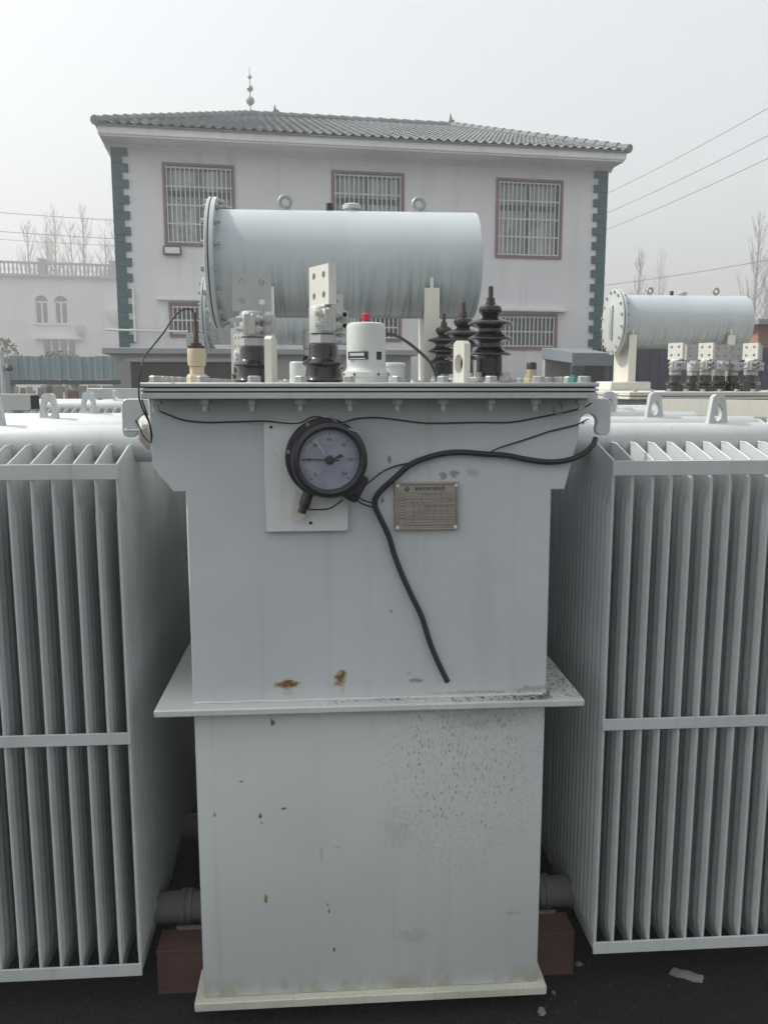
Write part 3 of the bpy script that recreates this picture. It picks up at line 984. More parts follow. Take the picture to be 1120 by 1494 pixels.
def lifting_plate(parent, loc, rz, h=.10, w=.062, t=.017, hole=True, mat='cream', name='lifting_plate', foot=0.0):
    def mk():
        m = MB()
        N = 20
        out, inn = [], []
        cz = h * .45
        for k in range(N):
            a_ = 2 * math.pi * k / N + math.pi / 4
            c_, s_ = math.cos(a_), math.sin(a_)
            q_ = max(abs(c_), abs(s_))
            zz = cz + (h - cz) * s_ / q_ if s_ > 0 else cz + cz * s_ / q_
            ww = w / 2 + foot * max(0, 1 - zz / h)
            xx = ww * c_ / q_
            if zz > h * .9 and abs(xx) > w * .36:
                zz -= h * .07
            out.append((xx, zz))
            inn.append((.013 * c_, cz + .022 * s_))
        if hole: m.ring(out, inn, -t / 2, t / 2)
        else: m.prism(out, -t / 2, t / 2)
        return m.mesh(name, M[mat], 30)
    return put(name, shared((name, h, w, t, hole, mat, foot), mk), parent, loc, (0, 0, rz))

# ---- conservator: oil drum on two brackets, origin on its axis centre; length along x
CL, CR = .455, .183
def conservator(parent, loc, zfoot, feet=(-.275, .282), gauge=True):
    def body():
        m = MB()
        prof = [(CR, -CL), (CR, CL - .004), (CR - .002, CL - .001), (CR - .005, CL), (.12, CL + .006), (0, CL + .010)]
        Mx = RY(90)
        m.lathe(prof, 72, Mx)
        m.lathe([(CR + .040, -CL - .002), (CR + .040, -CL + .012), (CR + .001, -CL + .014)], 72, Mx)
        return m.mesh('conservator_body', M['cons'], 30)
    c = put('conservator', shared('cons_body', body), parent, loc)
    put('gasket', shared('cons_gasket', lambda: MB().lathe([(CR + .038, -CL - .0065), (CR + .038, -CL - .0025)], 72, RY(90)).mesh('cons_gasket', M['rubber'])), c)
    put('end_cover', shared('cons_cover', lambda: MB().lathe([(0, -CL - .018), (CR + .036, -CL - .018), (CR + .040, -CL - .016), (CR + .040, -CL - .007)], 72, RY(90)).mesh('cons_cover', M['paint_pale'])), c)
    cb = shared('cons_bolt', lambda: MB().lathe([(.010, -.030), (.010, -.017), (.006, -.0168), (.006, .0128), (.0105, .013), (.0105, .022), (.006, .0221), (.006, .034)], 6, RY(90)).mesh('cons_bolt', M['zinc']))
    for k in range(16):
        t = 2 * math.pi * (k + .5) / 16
        put('cover_bolt', cb, c, (-CL, (CR + .022) * math.cos(t), (CR + .022) * math.sin(t)))
    if gauge:
        g_ = put('oil_gauge', shared('cons_gl', lambda: MB().box((-CL - .036, -.020, -.115), (-CL - .0185, .020, .115), .004).mesh('oil_gauge', M['paint_pale'])), c)
        put('sight_glass', shared('cons_sg', lambda: MB().box((-CL - .040, -.010, -.095), (-CL - .0365, .010, .095)).mesh('sight_glass', M['dial'], flat=True)), g_)
    eye = shared('lift_eye', lambda: MB().lathe([(.010, 0), (.010, .018)], 10).tube([(.019 * math.cos(q_), 0, .032 + .019 * math.sin(q_)) for q_ in [2 * math.pi * i / 24 - math.pi / 2 for i in range(25)]], .0075, 8, 1).mesh('lift_eye', M['zinc']))
    for x in (-.215, .255):
        put('lifting_eye', eye, c, (x, 0, CR - .002))
    cap = shared('cons_cap', lambda: MB().lathe([(.024, 0), (.024, .012), (.032, .013), (.032, .026), (.026, .030), (0, .031)], 20).mesh('cons_cap', M['paint_pale']))
    put('filler_cap', cap, c, (.018, 0, CR - .004))
    put('vent_plug', shared('cons_vent', lambda: MB().lathe([(.013, 0), (.013, .032), (0, .034)], 6).mesh('cons_vent', M['rubber'])), c, (-.06, 0, CR - .004))
    h = loc[2] - zfoot
    def post():
        m = MB()
        # web with a slanted, pointed head that hugs the drum, plus front flange and foot
        yb = -.155
        m.prism([(-.004, -h), (.17, -h), (.17, -.15), (.05, -CR - .002), (-.05, -CR + .012), (yb + .0, -.085), (yb - .012, -.01), (yb - .022, -.09), (yb - .022, -h)], -.006, .006, 'X')
        m.box((-.026, yb - .028, -h), (.026, yb - .0225, -.095), .001)
        m.box((-.035, yb - .05, -h), (.10, .17, -h + .008), .001)
        return m.mesh('cons_bracket', M['cream'], 25)
    pm = shared(('post', round(h, 3)), post)
    for x in feet:
        put('bracket', pm, c, (x, 0, 0))
    return c

# ---- radiator bank: one header with its fins; header along x, origin at the header's tank end, s = outward direction
FZ0, FZT = .085, 1.352
def fin_mesh():
    m = MB()
    W = .2
    nf = 13
    per = 4
    cols = nf * per
    rows_z = [0, .018, .055, None, None, None]
    def top(y):
        a_ = abs(y)
        return (1.342 if a_ > .199 else 1.342 + .032 * min(1, (.2 - a_) / .12)) - FZ0
    def amp(y):
        ph = ((y + W) / (2 * W)) * nf
        s = abs(math.sin(math.pi * ph)) ** .55
        return .0014 + .0074 * s
    for sgn in (-1, 1):
        grid = []
        for i in range(cols + 1):
            y = -W + 2 * W * i / cols
            tz = top(y)
            zs = [0, .022, .060, tz - .115, tz - .085, tz - .03, tz]
            am = [.0016, .0016, 1, 1, .0020, .0016, .0016]
            col = []
            for z, q_ in zip(zs, am):
                t = amp(y) if q_ == 1 else q_
                if q_ != 1 and i in (0, cols): t = .0016
                col.append(m.bm.verts.new((sgn * t, y, z)))
            grid.append(col)
        for a_, b_ in zip(grid, grid[1:]):
            for j in range(len(a_) - 1):
                f = (a_[j], b_[j], b_[j + 1], a_[j + 1])
                m.bm.faces.new(f if sgn < 0 else f[::-1])
    bmesh.ops.recalc_face_normals(m.bm, faces=m.bm.faces)
    # bead along the two vertical edges
    for y in (-W, W):
        m.tube([(0, y, .0), (0, y, 1.342 - FZ0)], .0042, 8, 1)
    m.tube([(0, -W, top(-W)), (0, -.08, top(0)), (0, .08, top(0)), (0, W, top(W))], .0026, 6, 1)
    return m.mesh('radiator_fin', M['fin'], 28)
FIN_P = .0475
def radiator(parent, loc, s, nfin=14, pipe_to=None, bars=True, first=.066, lug=True, fins=None, gap=.05):
    """loc: header axis where it leaves the tank (in the parent's frame, z = ground)"""
    Lh = first + FIN_P * (nfin - 1) + .04
    end = pipe_to or Lh
    def hd():
        m = MB()
        z, r_, q = hz
        Mx = T(0, 0, z) @ RY(90 * s)
        m.lathe([(r_, -.06), (r_, .006), (r_ + q, .0062), (r_ + q, .020), (r_ + .002, .0202), (r_ + .002, .0238), (r_ + q, .024), (r_ + q, .038), (r_, .0382),
                 (r_, end - .012), (r_ - .006, end - .003), (r_ * .6, end + .004), (0, end + .006)], 32, Mx)
        return m.mesh('radiator_header', M['fin' if z > 1 else 'shaded_grimy'], 35)
    hz = (1.375, .046, .026)
    rd = put('radiator', shared(('hdr', s, round(end, 3)), hd), parent, loc)
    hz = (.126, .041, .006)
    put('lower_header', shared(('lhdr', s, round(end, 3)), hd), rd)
    fm = shared('fin', fin_mesh)
    for k in range(nfin if fins is None else fins):
        put('fin', fm, rd, (s * (first + k * FIN_P) + random.uniform(-.0012, .0012), random.uniform(-.0008, .0008), FZ0), (random.uniform(-.0012, .0012), random.uniform(-.001, .001), random.uniform(-.010, .010)))
    if bars:
        x0, x1 = first - .004, first + FIN_P * (nfin - 1) + .006
        def bar(z0, z1, y):
            return MB().box((min(s * x0, s * x1), y - .0055, z0), (max(s * x0, s * x1), y, z1), .0012).mesh('tie_bar', M['fin'])
        for z0, z1 in ((1.308, 1.343), (.683, .712), (.084, .116)):
            put('tie_bar', shared(('bar', s, nfin, z0), lambda: bar(z0, z1, -.2045)), rd)
    if lug:
        lifting_plate(rd, (s * (Lh * .5 + .06), 0, 1.408), R(12 * s), h=.085, w=.036, t=.014, mat='fin', name='lifting_lug', foot=.012)
    return rd

# ------------------------------------------------------------------ the near transformer
tr = thing('power_transformer', 'large grey power transformer in the foreground with round black gauge and nameplate', 'transformer', (OX, OY, 0), 0, 'oil power transformers in the yard')
TB = 3.30   # back of the tank (yard y)
def tank_lower():
    return MB().box((-.405, 1.85 - OY, .062), (.405, TB - OY, .786), .004, seg=2).mesh('lower_tank', M['lower'])
put('lower_tank', shared('tl', tank_lower), tr)
def tank_upper():
    m = MB()
    pts = [(-.406, .803), (.406, .803), (.404, 1.284), (.434, 1.284), (.462, 1.40), (.465, 1.4885), (-.479, 1.4885), (-.475, 1.345), (-.432, 1.286), (-.406, 1.286)]
    m.prism(pts, 1.85 - OY, TB - OY, 'Y', bev=.003)
    return m.mesh('upper_tank', M['upper'], 30)
put('upper_tank', shared('tu', tank_upper), tr)
put('mid_flange', shared('mf', lambda: MB().box((-.487, 1.812 - OY, .786), (.487, TB + .04 - OY, .803), .003).mesh('mid_flange', M['flange'])), tr)
# weld bead along the flange joint
put('weld_bead', shared('wb', lambda: MB().tube([(-.404 + .02 * k, 1.848 - OY, .8045 + random.uniform(-.001, .001)) for k in range(41)], .0045, 6, 1).mesh('weld_bead', M['flange'])), tr)
put('base_plate', shared('bp', lambda: MB().box((-.425, 1.832 - OY, .040), (.425, TB + .02 - OY, .062), .002).mesh('base_plate', weathered('base_plate_paint', (.56, .555, .47), .6, .15, .2, dirt=(.16, .13, .07), dirt_amt=.9, scale=10))), tr)
for y in (2.1, 2.95):
    put('skid', MB().box((-.36, y - OY - .06, 0), (.36, y - OY + .06, .039)).mesh('skid', M['rust'], flat=True), tr)
# foot channel (red primer) that sticks out on both sides
def chan():
    m = MB()
    y0 = 1.95 - OY
    xa, xb = -.535, .528
    m.box((xa, y0 + .004, .008), (xb, y0 + .012, .112)).box((xa, y0, .112), (xb, y0 + .085, .120), .001).box((xa, y0, 0), (xb, y0 + .085, .008), .001)
    return m.mesh('foot_channel', M['rust'], flat=True)
put('foot_channel', shared('fc', chan), tr)
put('foot_channel', shared('fc', chan), tr, (0, .95, 0))
for s in (-1, 1):
    g_ = MB().prism([(s * .406, .125), (s * .50, .125), (s * .406, .045)], 2.03 - OY, 2.04 - OY)
    put('gusset', g_.mesh('gusset', M['shaded_grimy']), tr)
    st = MB().box((s * .405 if s > 0 else -.450, 2.24 - OY, .90), (.450 if s > 0 else -.405, 2.33 - OY, 1.276), .002)
    put('stiffener', st.mesh('stiffener', M['paint']), tr)
# hooks
def hook_pts(s):
    cx, cz, r_ = .4875, 1.434, .020
    pts = [(.455, 1.4885), (.526, 1.4885), (.534, 1.484), (.538, 1.475), (.538, 1.417), (.535, 1.410), (.528, 1.406), (.514, 1.406), (.507, 1.410), (.505, 1.418)]
    for k in range(9):
        t = R(-25 + 25 * k)
        pts.append((cx + r_ * math.cos(t), cz + r_ * math.sin(t)))
    pts += [(.455, 1.425)]
    return [(s * a_, b_) for a_, b_ in pts]
for s in (-1, 1):
    me = MB().prism(hook_pts(s), 1.862 - OY, 1.884 - OY, 'Y', bev=.002).mesh('lifting_hook', M['paint'])
    put('lifting_hook', me, tr)
# lid stack
LX, LY0, LY1 = .4765, 1.762 - OY, 3.385 - OY
def slab(z0, z1, inset, mat, name, bev=.0012):
    return MB().box((-LX + inset, LY0 + inset, z0), (LX - inset, LY1 - inset, z1), bev).mesh(name, M[mat])
put('tank_flange', shared('lid0', lambda: slab(1.4892, 1.5018, .002, 'paint_lid', 'tank_flange')), tr)
put('gasket', shared('lid1', lambda: slab(1.502, 1.5045, .006, 'rubber', 'lid_gasket', 0)), tr)
put('lid_rim', shared('lid2', lambda: slab(1.5047, 1.5103, .001, 'paint_lid', 'lid_rim')), tr)
put('gasket', shared('lid3', lambda: slab(1.5105, 1.5133, .007, 'rubber', 'lid_gasket', 0)), tr)
put('lid', shared('lid4', lambda: slab(1.5135, 1.5225, 0, 'paint_lid', 'lid', .002)), tr)
bolts = []
for k in range(10):
    bolts.append((-.345 - .028 + .0 + k * .0995 - .055 + .0, LY0 + .030))
bolts = [(-.450 + .1 * k, LY0 + .030) for k in range(10)] + [(-.450 + .1 * k, LY1 - .030) for k in range(10)]
for k in range(1, 16):
    y = LY0 + .03 + (LY1 - LY0 - .06) * k / 16
    bolts += [(-.450, y), (.450, y)]
for x, y in bolts:
    ro = random.uniform(0, 1)
    put('lid_bolt', bolt_me, tr, (x + random.uniform(-.003, .003), y, 1.524), (0, 0, ro))
    if y < LY0 + .5:
        put('lid_nut', nut_me, tr, (x + random.uniform(-.003, .003), y, 1.489), (0, 0, ro))
# low flat bolt washers between (as in a doubled row)
ZL = 1.5228
bush_lv(tr, L(-.002, 2.10, ZL), R(-62), cw=R(20), pmat='palm_sunlit')
bush_lv(tr, L(-.184, 2.26, ZL), R(4), cw=R(-6))
bush_lv(tr, L(.012, 2.62, ZL), R(5), cw=R(10), s=.95)
bush_lv(tr, L(-.04, 3.0, ZL), R(8), cw=R(40), palm=False)
for y in (2.05, 2.45, 2.85):
    bush_hv(tr, L(.399, y, ZL))
lifting_plate(tr, L(-.121, 1.97, ZL), R(78), h=.104, w=.05, t=.016, hole=False, name='lifting_post')
lifting_plate(tr, L(.320, 1.98, ZL), R(-52), h=.096, w=.034, t=.021)
# pressure relief valve
pv = put('relief_valve', MB().lathe([(.053, 0), (.053, .012), (.0545, .013), (.0545, .024), (.050, .026), (.048, .030), (.0455, .034), (.0455, .040), (.0455, .128), (.043, .134), (.036, .137), (0, .1375)], 40).mesh('relief_valve', M['paint_pale']), tr, L(.098, 2.0, ZL))
put('button', MB().lathe([(.007, .1376), (.007, .143), (.0105, .144), (.0105, .156), (.0085, .158), (0, .158)], 18).mesh('red_button', M['red']), pv)
for az, wd in ((-118, .024), (-52, .007)):
    Mx = RZ(az)
    put('slot', MB().box((.040, -wd, .052), (.0462, wd, .070), 0, Mx).mesh('slot', M['slot'], flat=True), pv)
    if wd > .01:
        put('indicator', MB().box((.0464, -wd * .85, .0535), (.0472, wd * .85, .0555), 0, Mx).box((.0464, -wd * .8, .060), (.0472, wd * .7, .067), 0, Mx).mesh('indicator', M['paint_pale'], flat=True), pv)
for az in (-122, -62, -20, -160):
    Mx = RZ(az) @ T(.0548, 0, .0185) @ RY(90)
    put('screw', MB().lathe([(.0028, -.001), (.0028, .0012), (0, .0012)], 8, Mx).mesh('screw', M['slot']), pv)
# cream earth bushing with brown rod
eb = put('earth_bushing', MB().lathe([(.023, 0), (.023, .010), (.0235, .011), (.021, .017), (.016, .018), (.016, .034)], 6).mesh('earth_base', M['ceramic']), tr, L(-.278, 1.90, ZL))
put('insulator', MB().lathe([(.0155, .0345), (.0185, .036), (.0195, .040), (.0195, .070), (.0185, .073), (.012, .0735)], 28).mesh('insulator', M['ceramic']), eb)
put('rod', MB().lathe([(.0185, .0738), (.0185, .079), (.012, .080), (.012, .085), (.0062, .086), (.0058, .108), (.0045, .110), (.0035, .130), (.002, .150), (0, .151)], 14).mesh('earth_rod', M['brown_rod']), eb)
# thermometer pocket on the right
tp = put('thermometer_pocket', MB().lathe([(.0185, 0), (.0185, .008), (.016, .010), (.0165, .0105), (.0165, .017)], 6).lathe([(.0125, .0171), (.0125, .030)], 6).mesh('thermometer_pocket', M['brass']), tr, L(.478, 1.95, ZL))
put('cap', MB().lathe([(.0115, .0302), (.0115, .043), (.0100, .046), (0, .0465)], 20).mesh('pocket_cap', M['rubber']), tp)
put('plug', MB().lathe([(.018, 0), (.018, .010), (.013, .011), (.013, .016), (0, .016)], 6).mesh('plug', M['green_cap']), tr, L(.556, 1.86, ZL))
put('plug', MB().lathe([(.018, 0), (.018, .008), (.010, .009), (.010, .024), (0, .024)], 6).mesh('plug_b', M['green_cap']), tr, L(.325, 2.30, ZL))
put('tap_cap', MB().lathe([(.014, 0), (.014, .012), (.011, .022), (0, .024)], 14).mesh('tap_cap', M['yellow']), tr, L(.360, 2.12, ZL))
put('tap_cap', MB().lathe([(.020, 0), (.020, .022), (.014, .026), (.012, .030), (0, .030)], 14).mesh('tap_cap_b', M['white']), tr, L(.446, 2.2, ZL))
put('oil_filler', MB().lathe([(.036, 0), (.036, .010), (.031, .011), (.031, .046), (.034, .047), (.034, .055), (.030, .058), (0, .058)], 26).mesh('oil_filler', M['paint_pale']), tr, L(.204, 2.5, ZL))
put('oil_filler', MB().lathe([(.030, 0), (.030, .058), (.026, .062), (0, .062)], 26).mesh('oil_filler_b', M['paint_pale']), tr, L(-.072, 2.55, ZL))
conservator(tr, L(.085, 3.10, 1.936), ZL + .001)
# radiators: three banks on each side
for k in range(3):
    y = 2.12 + .42 * k
    radiator(tr, L(.566, y, 0), 1, 14, first=.104)
    radiator(tr, L(-.360, y, 0), -1, 14, first=.104)

# gauge board with thermometer, nameplate
put('gauge_board', MB().box((-.233, 1.834 - OY, 1.198), (-.052, 1.849 - OY, 1.441), .0022).mesh('gauge_board', weathered('board_paint', (.66, .68, .685), .45, .07, .06)), tr)
for x, z in ((-.217, 1.428), (-.135, 1.218)):
    put('board_screw', MB().lathe([(.0035, 0), (.0035, .002), (0, .0025)], 10, T(x, 1.8338 - OY, z) @ RX(90)).mesh('board_screw', M['slot']), tr)
G = put('dial_thermometer', None, tr)
bpy.data.objects.remove(G)
GM = RX(90)     # lathe axis z -> -y (towards the viewer)
gauge_loc = L(-.001, 1.833, 1.362)
G = put('dial_thermometer', MB().lathe([(.086, 0), (.086, .010), (.084, .013), (.075, .014), (.072, .020), (.072, .050), (.074, .054), (.0795, .056), (.0805, .060), (.0805, .070), (.078, .075), (.070, .078), (.064, .076), (.0632, .066), (.0632, .060), (0, .060)], 64, GM).mesh('gauge_case', M['gauge']), tr, gauge_loc, (0, 0, R(9)))
put('dial', MB().lathe([(0, .064), (.0628, .064), (.0628, .0655), (0, .0656)], 48, GM).mesh('dial', M['dial']), G)
tk = MB()
for k in range(61):
    t = R(225 - 270 * k / 60)
    big_ = k % 10 == 0
    Mx = GM @ RZ(math.degrees(t))
    tk.box((.052 if big_ else (.0545 if k % 5 == 0 else .056), -.0008 if big_ else -.0004, .0657), (.0595, .0008 if big_ else .0004, .0661), 0, Mx)
put('scale', tk.mesh('dial_scale', M['ink'], flat=True), G, kind='stuff')
nd = MB()
nd.box((-.056, -.0012, .0675), (.020, .0012, .0683), 0, GM @ RZ(-3)).lathe([(.010, .0662), (.010, .0690), (.006, .0705), (0, .0705)], 16, GM)
nd.prism([(-.004, -.004), (.030, .007), (.024, .013)], .0690, .0696, 'Z', GM)
put('needle', nd.mesh('needle', M['ink'], flat=True), G)
sp = MB().box((-.0012, .018, .0675), (.0012, .052, .0682), 0, GM @ RZ(36))
put('set_pointer', sp.mesh('set_pointer', M['white'], flat=True), G)
put('glass', MB().lathe([(0, .0730), (.0632, .0730)], 48, GM).mesh('gauge_glass', M['lens']), G)
# terminal box and gland on the case
put('terminal_box', MB().box((.066, -.050, -.058), (.100, -.012, .004), .005, RY(28)).mesh('terminal_box', M['gauge']), G)
put('cable_gland', MB().lathe([(.012, .0), (.012, .03), (.009, .032), (.009, .046), (0, .046)], 12, T(-.040, -.03, -.073) @ RX(0) @ RY(200)).mesh('cable_gland', M['gauge']), G)
for az in (170, 62, 118):
    Mx = GM @ RZ(az) @ T(.0805, 0, .0105)
    put('case_screw', MB().lathe([(.0042, 0), (.0042, .003), (0, .0035)], 10, Mx).mesh('case_screw', M['zinc']), G)
# seal wire spring clip at the top right of the bezel
put('seal_clip', MB().tube([(.012, -.03, .085), (.030, -.06, .070), (.045, -.078, .063), (.062, -.07, .056)], .0016, 6).lathe([(.004, 0), (.004, .006), (0, .006)], 8, T(.060, -.07, .055)).mesh('seal_clip', M['zinc']), G)
# paper tag under the gland
tagm = MB().prism([(-.064, -.070), (-.046, -.080), (-.034, -.100), (-.048, -.132), (-.066, -.140), (-.075, -.130)], -.004, -.003)
put('paper_tag', tagm.mesh('paper_tag', M['rag'], flat=True), G)

# nameplate with heading, table rules and rivets
NPX, NPZ, NPW, NPH = .1215, 1.251, .143, .107
NP = put('nameplate', MB().box((-NPW / 2, -.010, -NPH / 2), (NPW / 2, -.002, NPH / 2), .0015).mesh('nameplate_base', M['plate']), tr, (NPX, 1.8498 - OY, NPZ))
fr = MB()
t = .0035
w2, h2 = NPW / 2 - .001, NPH / 2 - .001
fr.box((-w2, -.0125, h2 - t), (w2, -.0101, h2), .0006).box((-w2, -.0125, -h2), (w2, -.0101, -h2 + t), .0006)
fr.box((-w2, -.0125, -h2 + t), (-w2 + t, -.0101, h2 - t), .0006).box((w2 - t, -.0125, -h2 + t), (w2, -.0101, h2 - t), .0006)
put('rim', fr.mesh('nameplate_rim', M['plate']), NP)
rv = MB().lathe([(.0042, 0), (.0042, .0012), (.003, .0026), (0, .003)], 14, RX(90)).mesh('rivet', M['white'])
for sx in (-1, 1):
    for sz in (-1, 1):
        put('rivet', rv, NP, (sx * (NPW / 2 - .0065), -.0102, sz * (NPH / 2 - .0065)))
pr = MB()
def ln(x0, z0, x1, z1, wd=.0004):
    pr.box((min(x0, x1) - wd / 2, -.0107, min(z0, z1) - wd / 2), (max(x0, x1) + wd / 2, -.0103, max(z0, z1) + wd / 2))
xi, zi = NPW / 2 - .0065, NPH / 2 - .0055
for s in (-1, 1):
    ln(-xi + .004, s * zi, xi - .004, s * zi); ln(s * xi, -zi + .004, s * xi, zi - .004)
zt, zb = .030, -.036
rowh = (zt - zb) / 10
for k in range(11):
    ln(-xi + .016, zt - rowh * k, xi - .002, zt - rowh * k, .0003)
for x, a_, b_ in ((-xi + .016, 0, 10), (-.012, 0, 4), (.0, 5, 10), (.016, 5, 10), (.031, 0, 10), (.046, 5, 10), (-.030, 7, 10)):
    ln(x, zt - rowh * a_, x, zt - rowh * b_, .0003)
# the table's tiny illegible print: short dashes where the rows of characters stand
rr_ = random.Random(3)
def dashes(x0, x1, z, dens=.72, h=.0021):
    x = x0
    while x < x1:
        if rr_.random() < dens:
            for q_ in range(2):
                zz = z + rr_.uniform(-h, h) * .5
                pr.box((x, -.0106, zz), (x + rr_.uniform(.0009, .0017), -.0103, zz + rr_.uniform(.0004, .0008)))
            xx = x + rr_.uniform(0, .0013)
            pr.box((xx, -.01065, z - h * .5), (xx + .0004, -.01035, z + h * .5))
        x += .0023
for k in range(10):
    z = zt - rowh * (k + .5)
    if k != 9: dashes(-xi + .002, -xi + .0145, z, .95)
dashes(-.010, .050, zt - rowh * .5, .7); dashes(.034, .058, zt - rowh * 1.5, .6); dashes(.034, .058, zt - rowh * 2.5, .6)
dashes(-.036, .028, zt - rowh * 3.5, .35); dashes(-.036, .062, zt - rowh * 4.5, .75)
for k in (5, 6, 7): dashes(-.030, -.002, zt - rowh * (k + .5), .3)
dashes(-.052, .054, -.0425, .95, .0026)
put('print', pr.mesh('nameplate_print', M['ink'], flat=True), NP, kind='stuff')
def text_mesh(s, size, mat, ext=.0002):
    cu = bpy.data.curves.new('lettering', 'FONT')
    cu.body = s
    cu.size = size
    cu.align_x = 'CENTER'
    cu.align_y = 'CENTER'
    cu.extrude = ext
    cu.offset = .00008
    tmp = bpy.data.objects.new('lettering', cu)
    COL.objects.link(tmp)
    dg = bpy.context.evaluated_depsgraph_get()
    me = bpy.data.meshes.new_from_object(tmp.evaluated_get(dg))
    bpy.data.objects.remove(tmp)
    me.materials.clear()
    me.materials.append(mat)
    return me
put('heading', text_mesh('油浸式电力变压器', .0086, M['ink']), NP, (.0065, -.0106, .0392), (R(90), 0, 0))
lg = MB().ring([(0, .0062), (-.0066, 0), (0, -.0062), (.0066, 0)], [(0, .0040), (-.0042, 0), (0, -.0040), (.0042, 0)], -.0108, -.0103, 'Y')
lg.box((-.0006, -.0108, -.0032), (.0006, -.0103, .0006)).box((-.0026, -.0108, .0004), (-.0014, -.0103, .0024), 0, RY(-20)).box((.0014, -.0108, .0004), (.0026, -.0103, .0024), 0, RY(20))
put('emblem', lg.mesh('emblem', M['ink'], flat=True), NP, (-.044, 0, .0392))
# numerals round the dial
for k, s in enumerate(('0', '20', '40', '60', '80', '100', '120')):
    t = R(225 - 270 * k / 6)
    put('numeral', text_mesh(s, .0095, M['ink']), G, (.043 * math.cos(t), -.0658, .043 * math.sin(t)), (R(90), 0, 0))

# ------------------------------------------------------------------ cables and loose wires on the near transformer
cab = [(0.606, 1.860, 1.398), (0.595, 1.845, 1.384), (0.571, 1.836, 1.366), (0.541, 1.836, 1.353), (0.495, 1.838, 1.348), (0.441, 1.838, 1.355), (0.402, 1.838, 1.363), (0.348, 1.838, 1.367), (0.298, 1.838, 1.371), (0.257, 1.838, 1.368), (0.219, 1.837, 1.358), (0.184, 1.836, 1.343), (0.151, 1.836, 1.314),
       (0.124, 1.836, 1.290), (0.110, 1.836, 1.271), (0.109, 1.836, 1.252), (0.122, 1.836, 1.223), (0.139, 1.837, 1.186), (0.153, 1.838, 1.139), (0.172, 1.838, 1.090), (0.193, 1.838, 1.044), (0.214, 1.838, 0.999), (0.233, 1.837, 0.938), (0.251, 1.836, 0.894), (0.265, 1.834, 0.864), (0.274, 1.833, 0.846)]
o = put('power_cable', MB().tube(cab, .0062, 12, 4).mesh('power_cable', M['rubber']))
tag(o, 'thick black cable arching over the nameplate and hanging down the tank front', 'cable')
def wire(label, pts, r=.0018, mat='wire', cat='wire', group='loose wires'):
    o = put('loose_wire', MB().tube(pts, r, 6, 5).mesh('loose_wire', M[mat]))
    tag(o, label, cat, group)
wire('long thin wire sagging just under the lid above the gauge', [(-0.358, 1.842, 1.465), (-0.334, 1.842, 1.455), (-0.301, 1.843, 1.443), (-0.255, 1.845, 1.438), (-0.190, 1.845, 1.439), (-0.130, 1.830, 1.441), (-0.086, 1.820, 1.437), (-0.052, 1.800, 1.438), (-0.027, 1.790, 1.450), (-0.008, 1.790, 1.450), (0.012, 1.790, 1.441), (0.039, 1.820, 1.438), (0.069, 1.840, 1.445), (0.114, 1.846, 1.447), (0.167, 1.846, 1.441), (0.219, 1.846, 1.435), (0.280, 1.846, 1.435), (0.341, 1.846, 1.436), (0.410, 1.846, 1.436), (0.479, 1.846, 1.448), (0.532, 1.845, 1.458), (0.572, 1.840, 1.469), (0.587, 1.840, 1.478)])
wire('thin wire branching from the thick cable up to the right hook', [(0.358, 1.834, 1.369), (0.387, 1.840, 1.381), (0.441, 1.846, 1.397), (0.472, 1.846, 1.407), (0.495, 1.846, 1.415), (0.533, 1.845, 1.424), (0.558, 1.842, 1.431), (0.579, 1.840, 1.442)])
wire('thin lead running from the gauge box to the thick cable', [(0.086, 1.800, 1.304), (0.105, 1.825, 1.316), (0.129, 1.840, 1.331), (0.159, 1.845, 1.342), (0.189, 1.843, 1.348), (0.216, 1.834, 1.358)])
wire('upper of two short leads between gauge rim and cable bend', [(0.063, 1.780, 1.289), (0.078, 1.800, 1.273), (0.097, 1.820, 1.264), (0.111, 1.832, 1.259)])
wire('lower of two short leads between gauge rim and cable bend', [(0.060, 1.780, 1.286), (0.074, 1.800, 1.267), (0.093, 1.820, 1.256), (0.113, 1.832, 1.250)])
wire('thin lead hanging in a loop under the gauge', [(-0.046, 1.780, 1.264), (-0.036, 1.790, 1.255), (-0.019, 1.800, 1.252), (0.007, 1.800, 1.254), (0.025, 1.780, 1.267), (0.037, 1.770, 1.277)])
wire('thin black wire looping from the cream bushing rod over the lid edge', [(-0.281, 1.900, 1.673), (-0.286, 1.900, 1.679), (-0.298, 1.890, 1.679), (-0.311, 1.880, 1.671), (-0.323, 1.860, 1.652), (-0.332, 1.830, 1.629), (-0.349, 1.800, 1.600), (-0.363, 1.770, 1.575), (-0.365, 1.750, 1.557), (-0.370, 1.748, 1.532), (-0.373, 1.748, 1.499), (-0.375, 1.770, 1.481), (-0.374, 1.800, 1.459), (-0.369, 1.820, 1.437), (-0.367, 1.830, 1.412), (-0.369, 1.830, 1.398)])
wire('second strand of black wire hanging through the left hook', [(-0.370, 1.760, 1.488), (-0.368, 1.790, 1.459), (-0.366, 1.810, 1.431), (-0.367, 1.820, 1.398), (-0.380, 1.830, 1.404), (-0.389, 1.835, 1.416), (-0.395, 1.840, 1.430), (-0.402, 1.840, 1.443)])
wire('black hose curving down from the relief valve to the lid', [(0.141, 2.020, 1.636), (0.168, 2.050, 1.635), (0.201, 2.100, 1.623), (0.237, 2.150, 1.602), (0.269, 2.200, 1.579), (0.288, 2.220, 1.553), (0.296, 2.220, 1.527)], .0042, 'rubber', 'hose', None)
wire('pale cord tied round the foot of the left hook', [(-0.428, 1.856, 1.424), (-0.424, 1.852, 1.421), (-0.407, 1.852, 1.421), (-0.392, 1.850, 1.422), (-0.382, 1.850, 1.428)], .0018, 'rag', 'cord', None)
wire('shiny spring clip wire on the right hook root', [(0.568, 1.840, 1.431), (0.573, 1.836, 1.439), (0.581, 1.836, 1.443)], .0016, 'zinc')
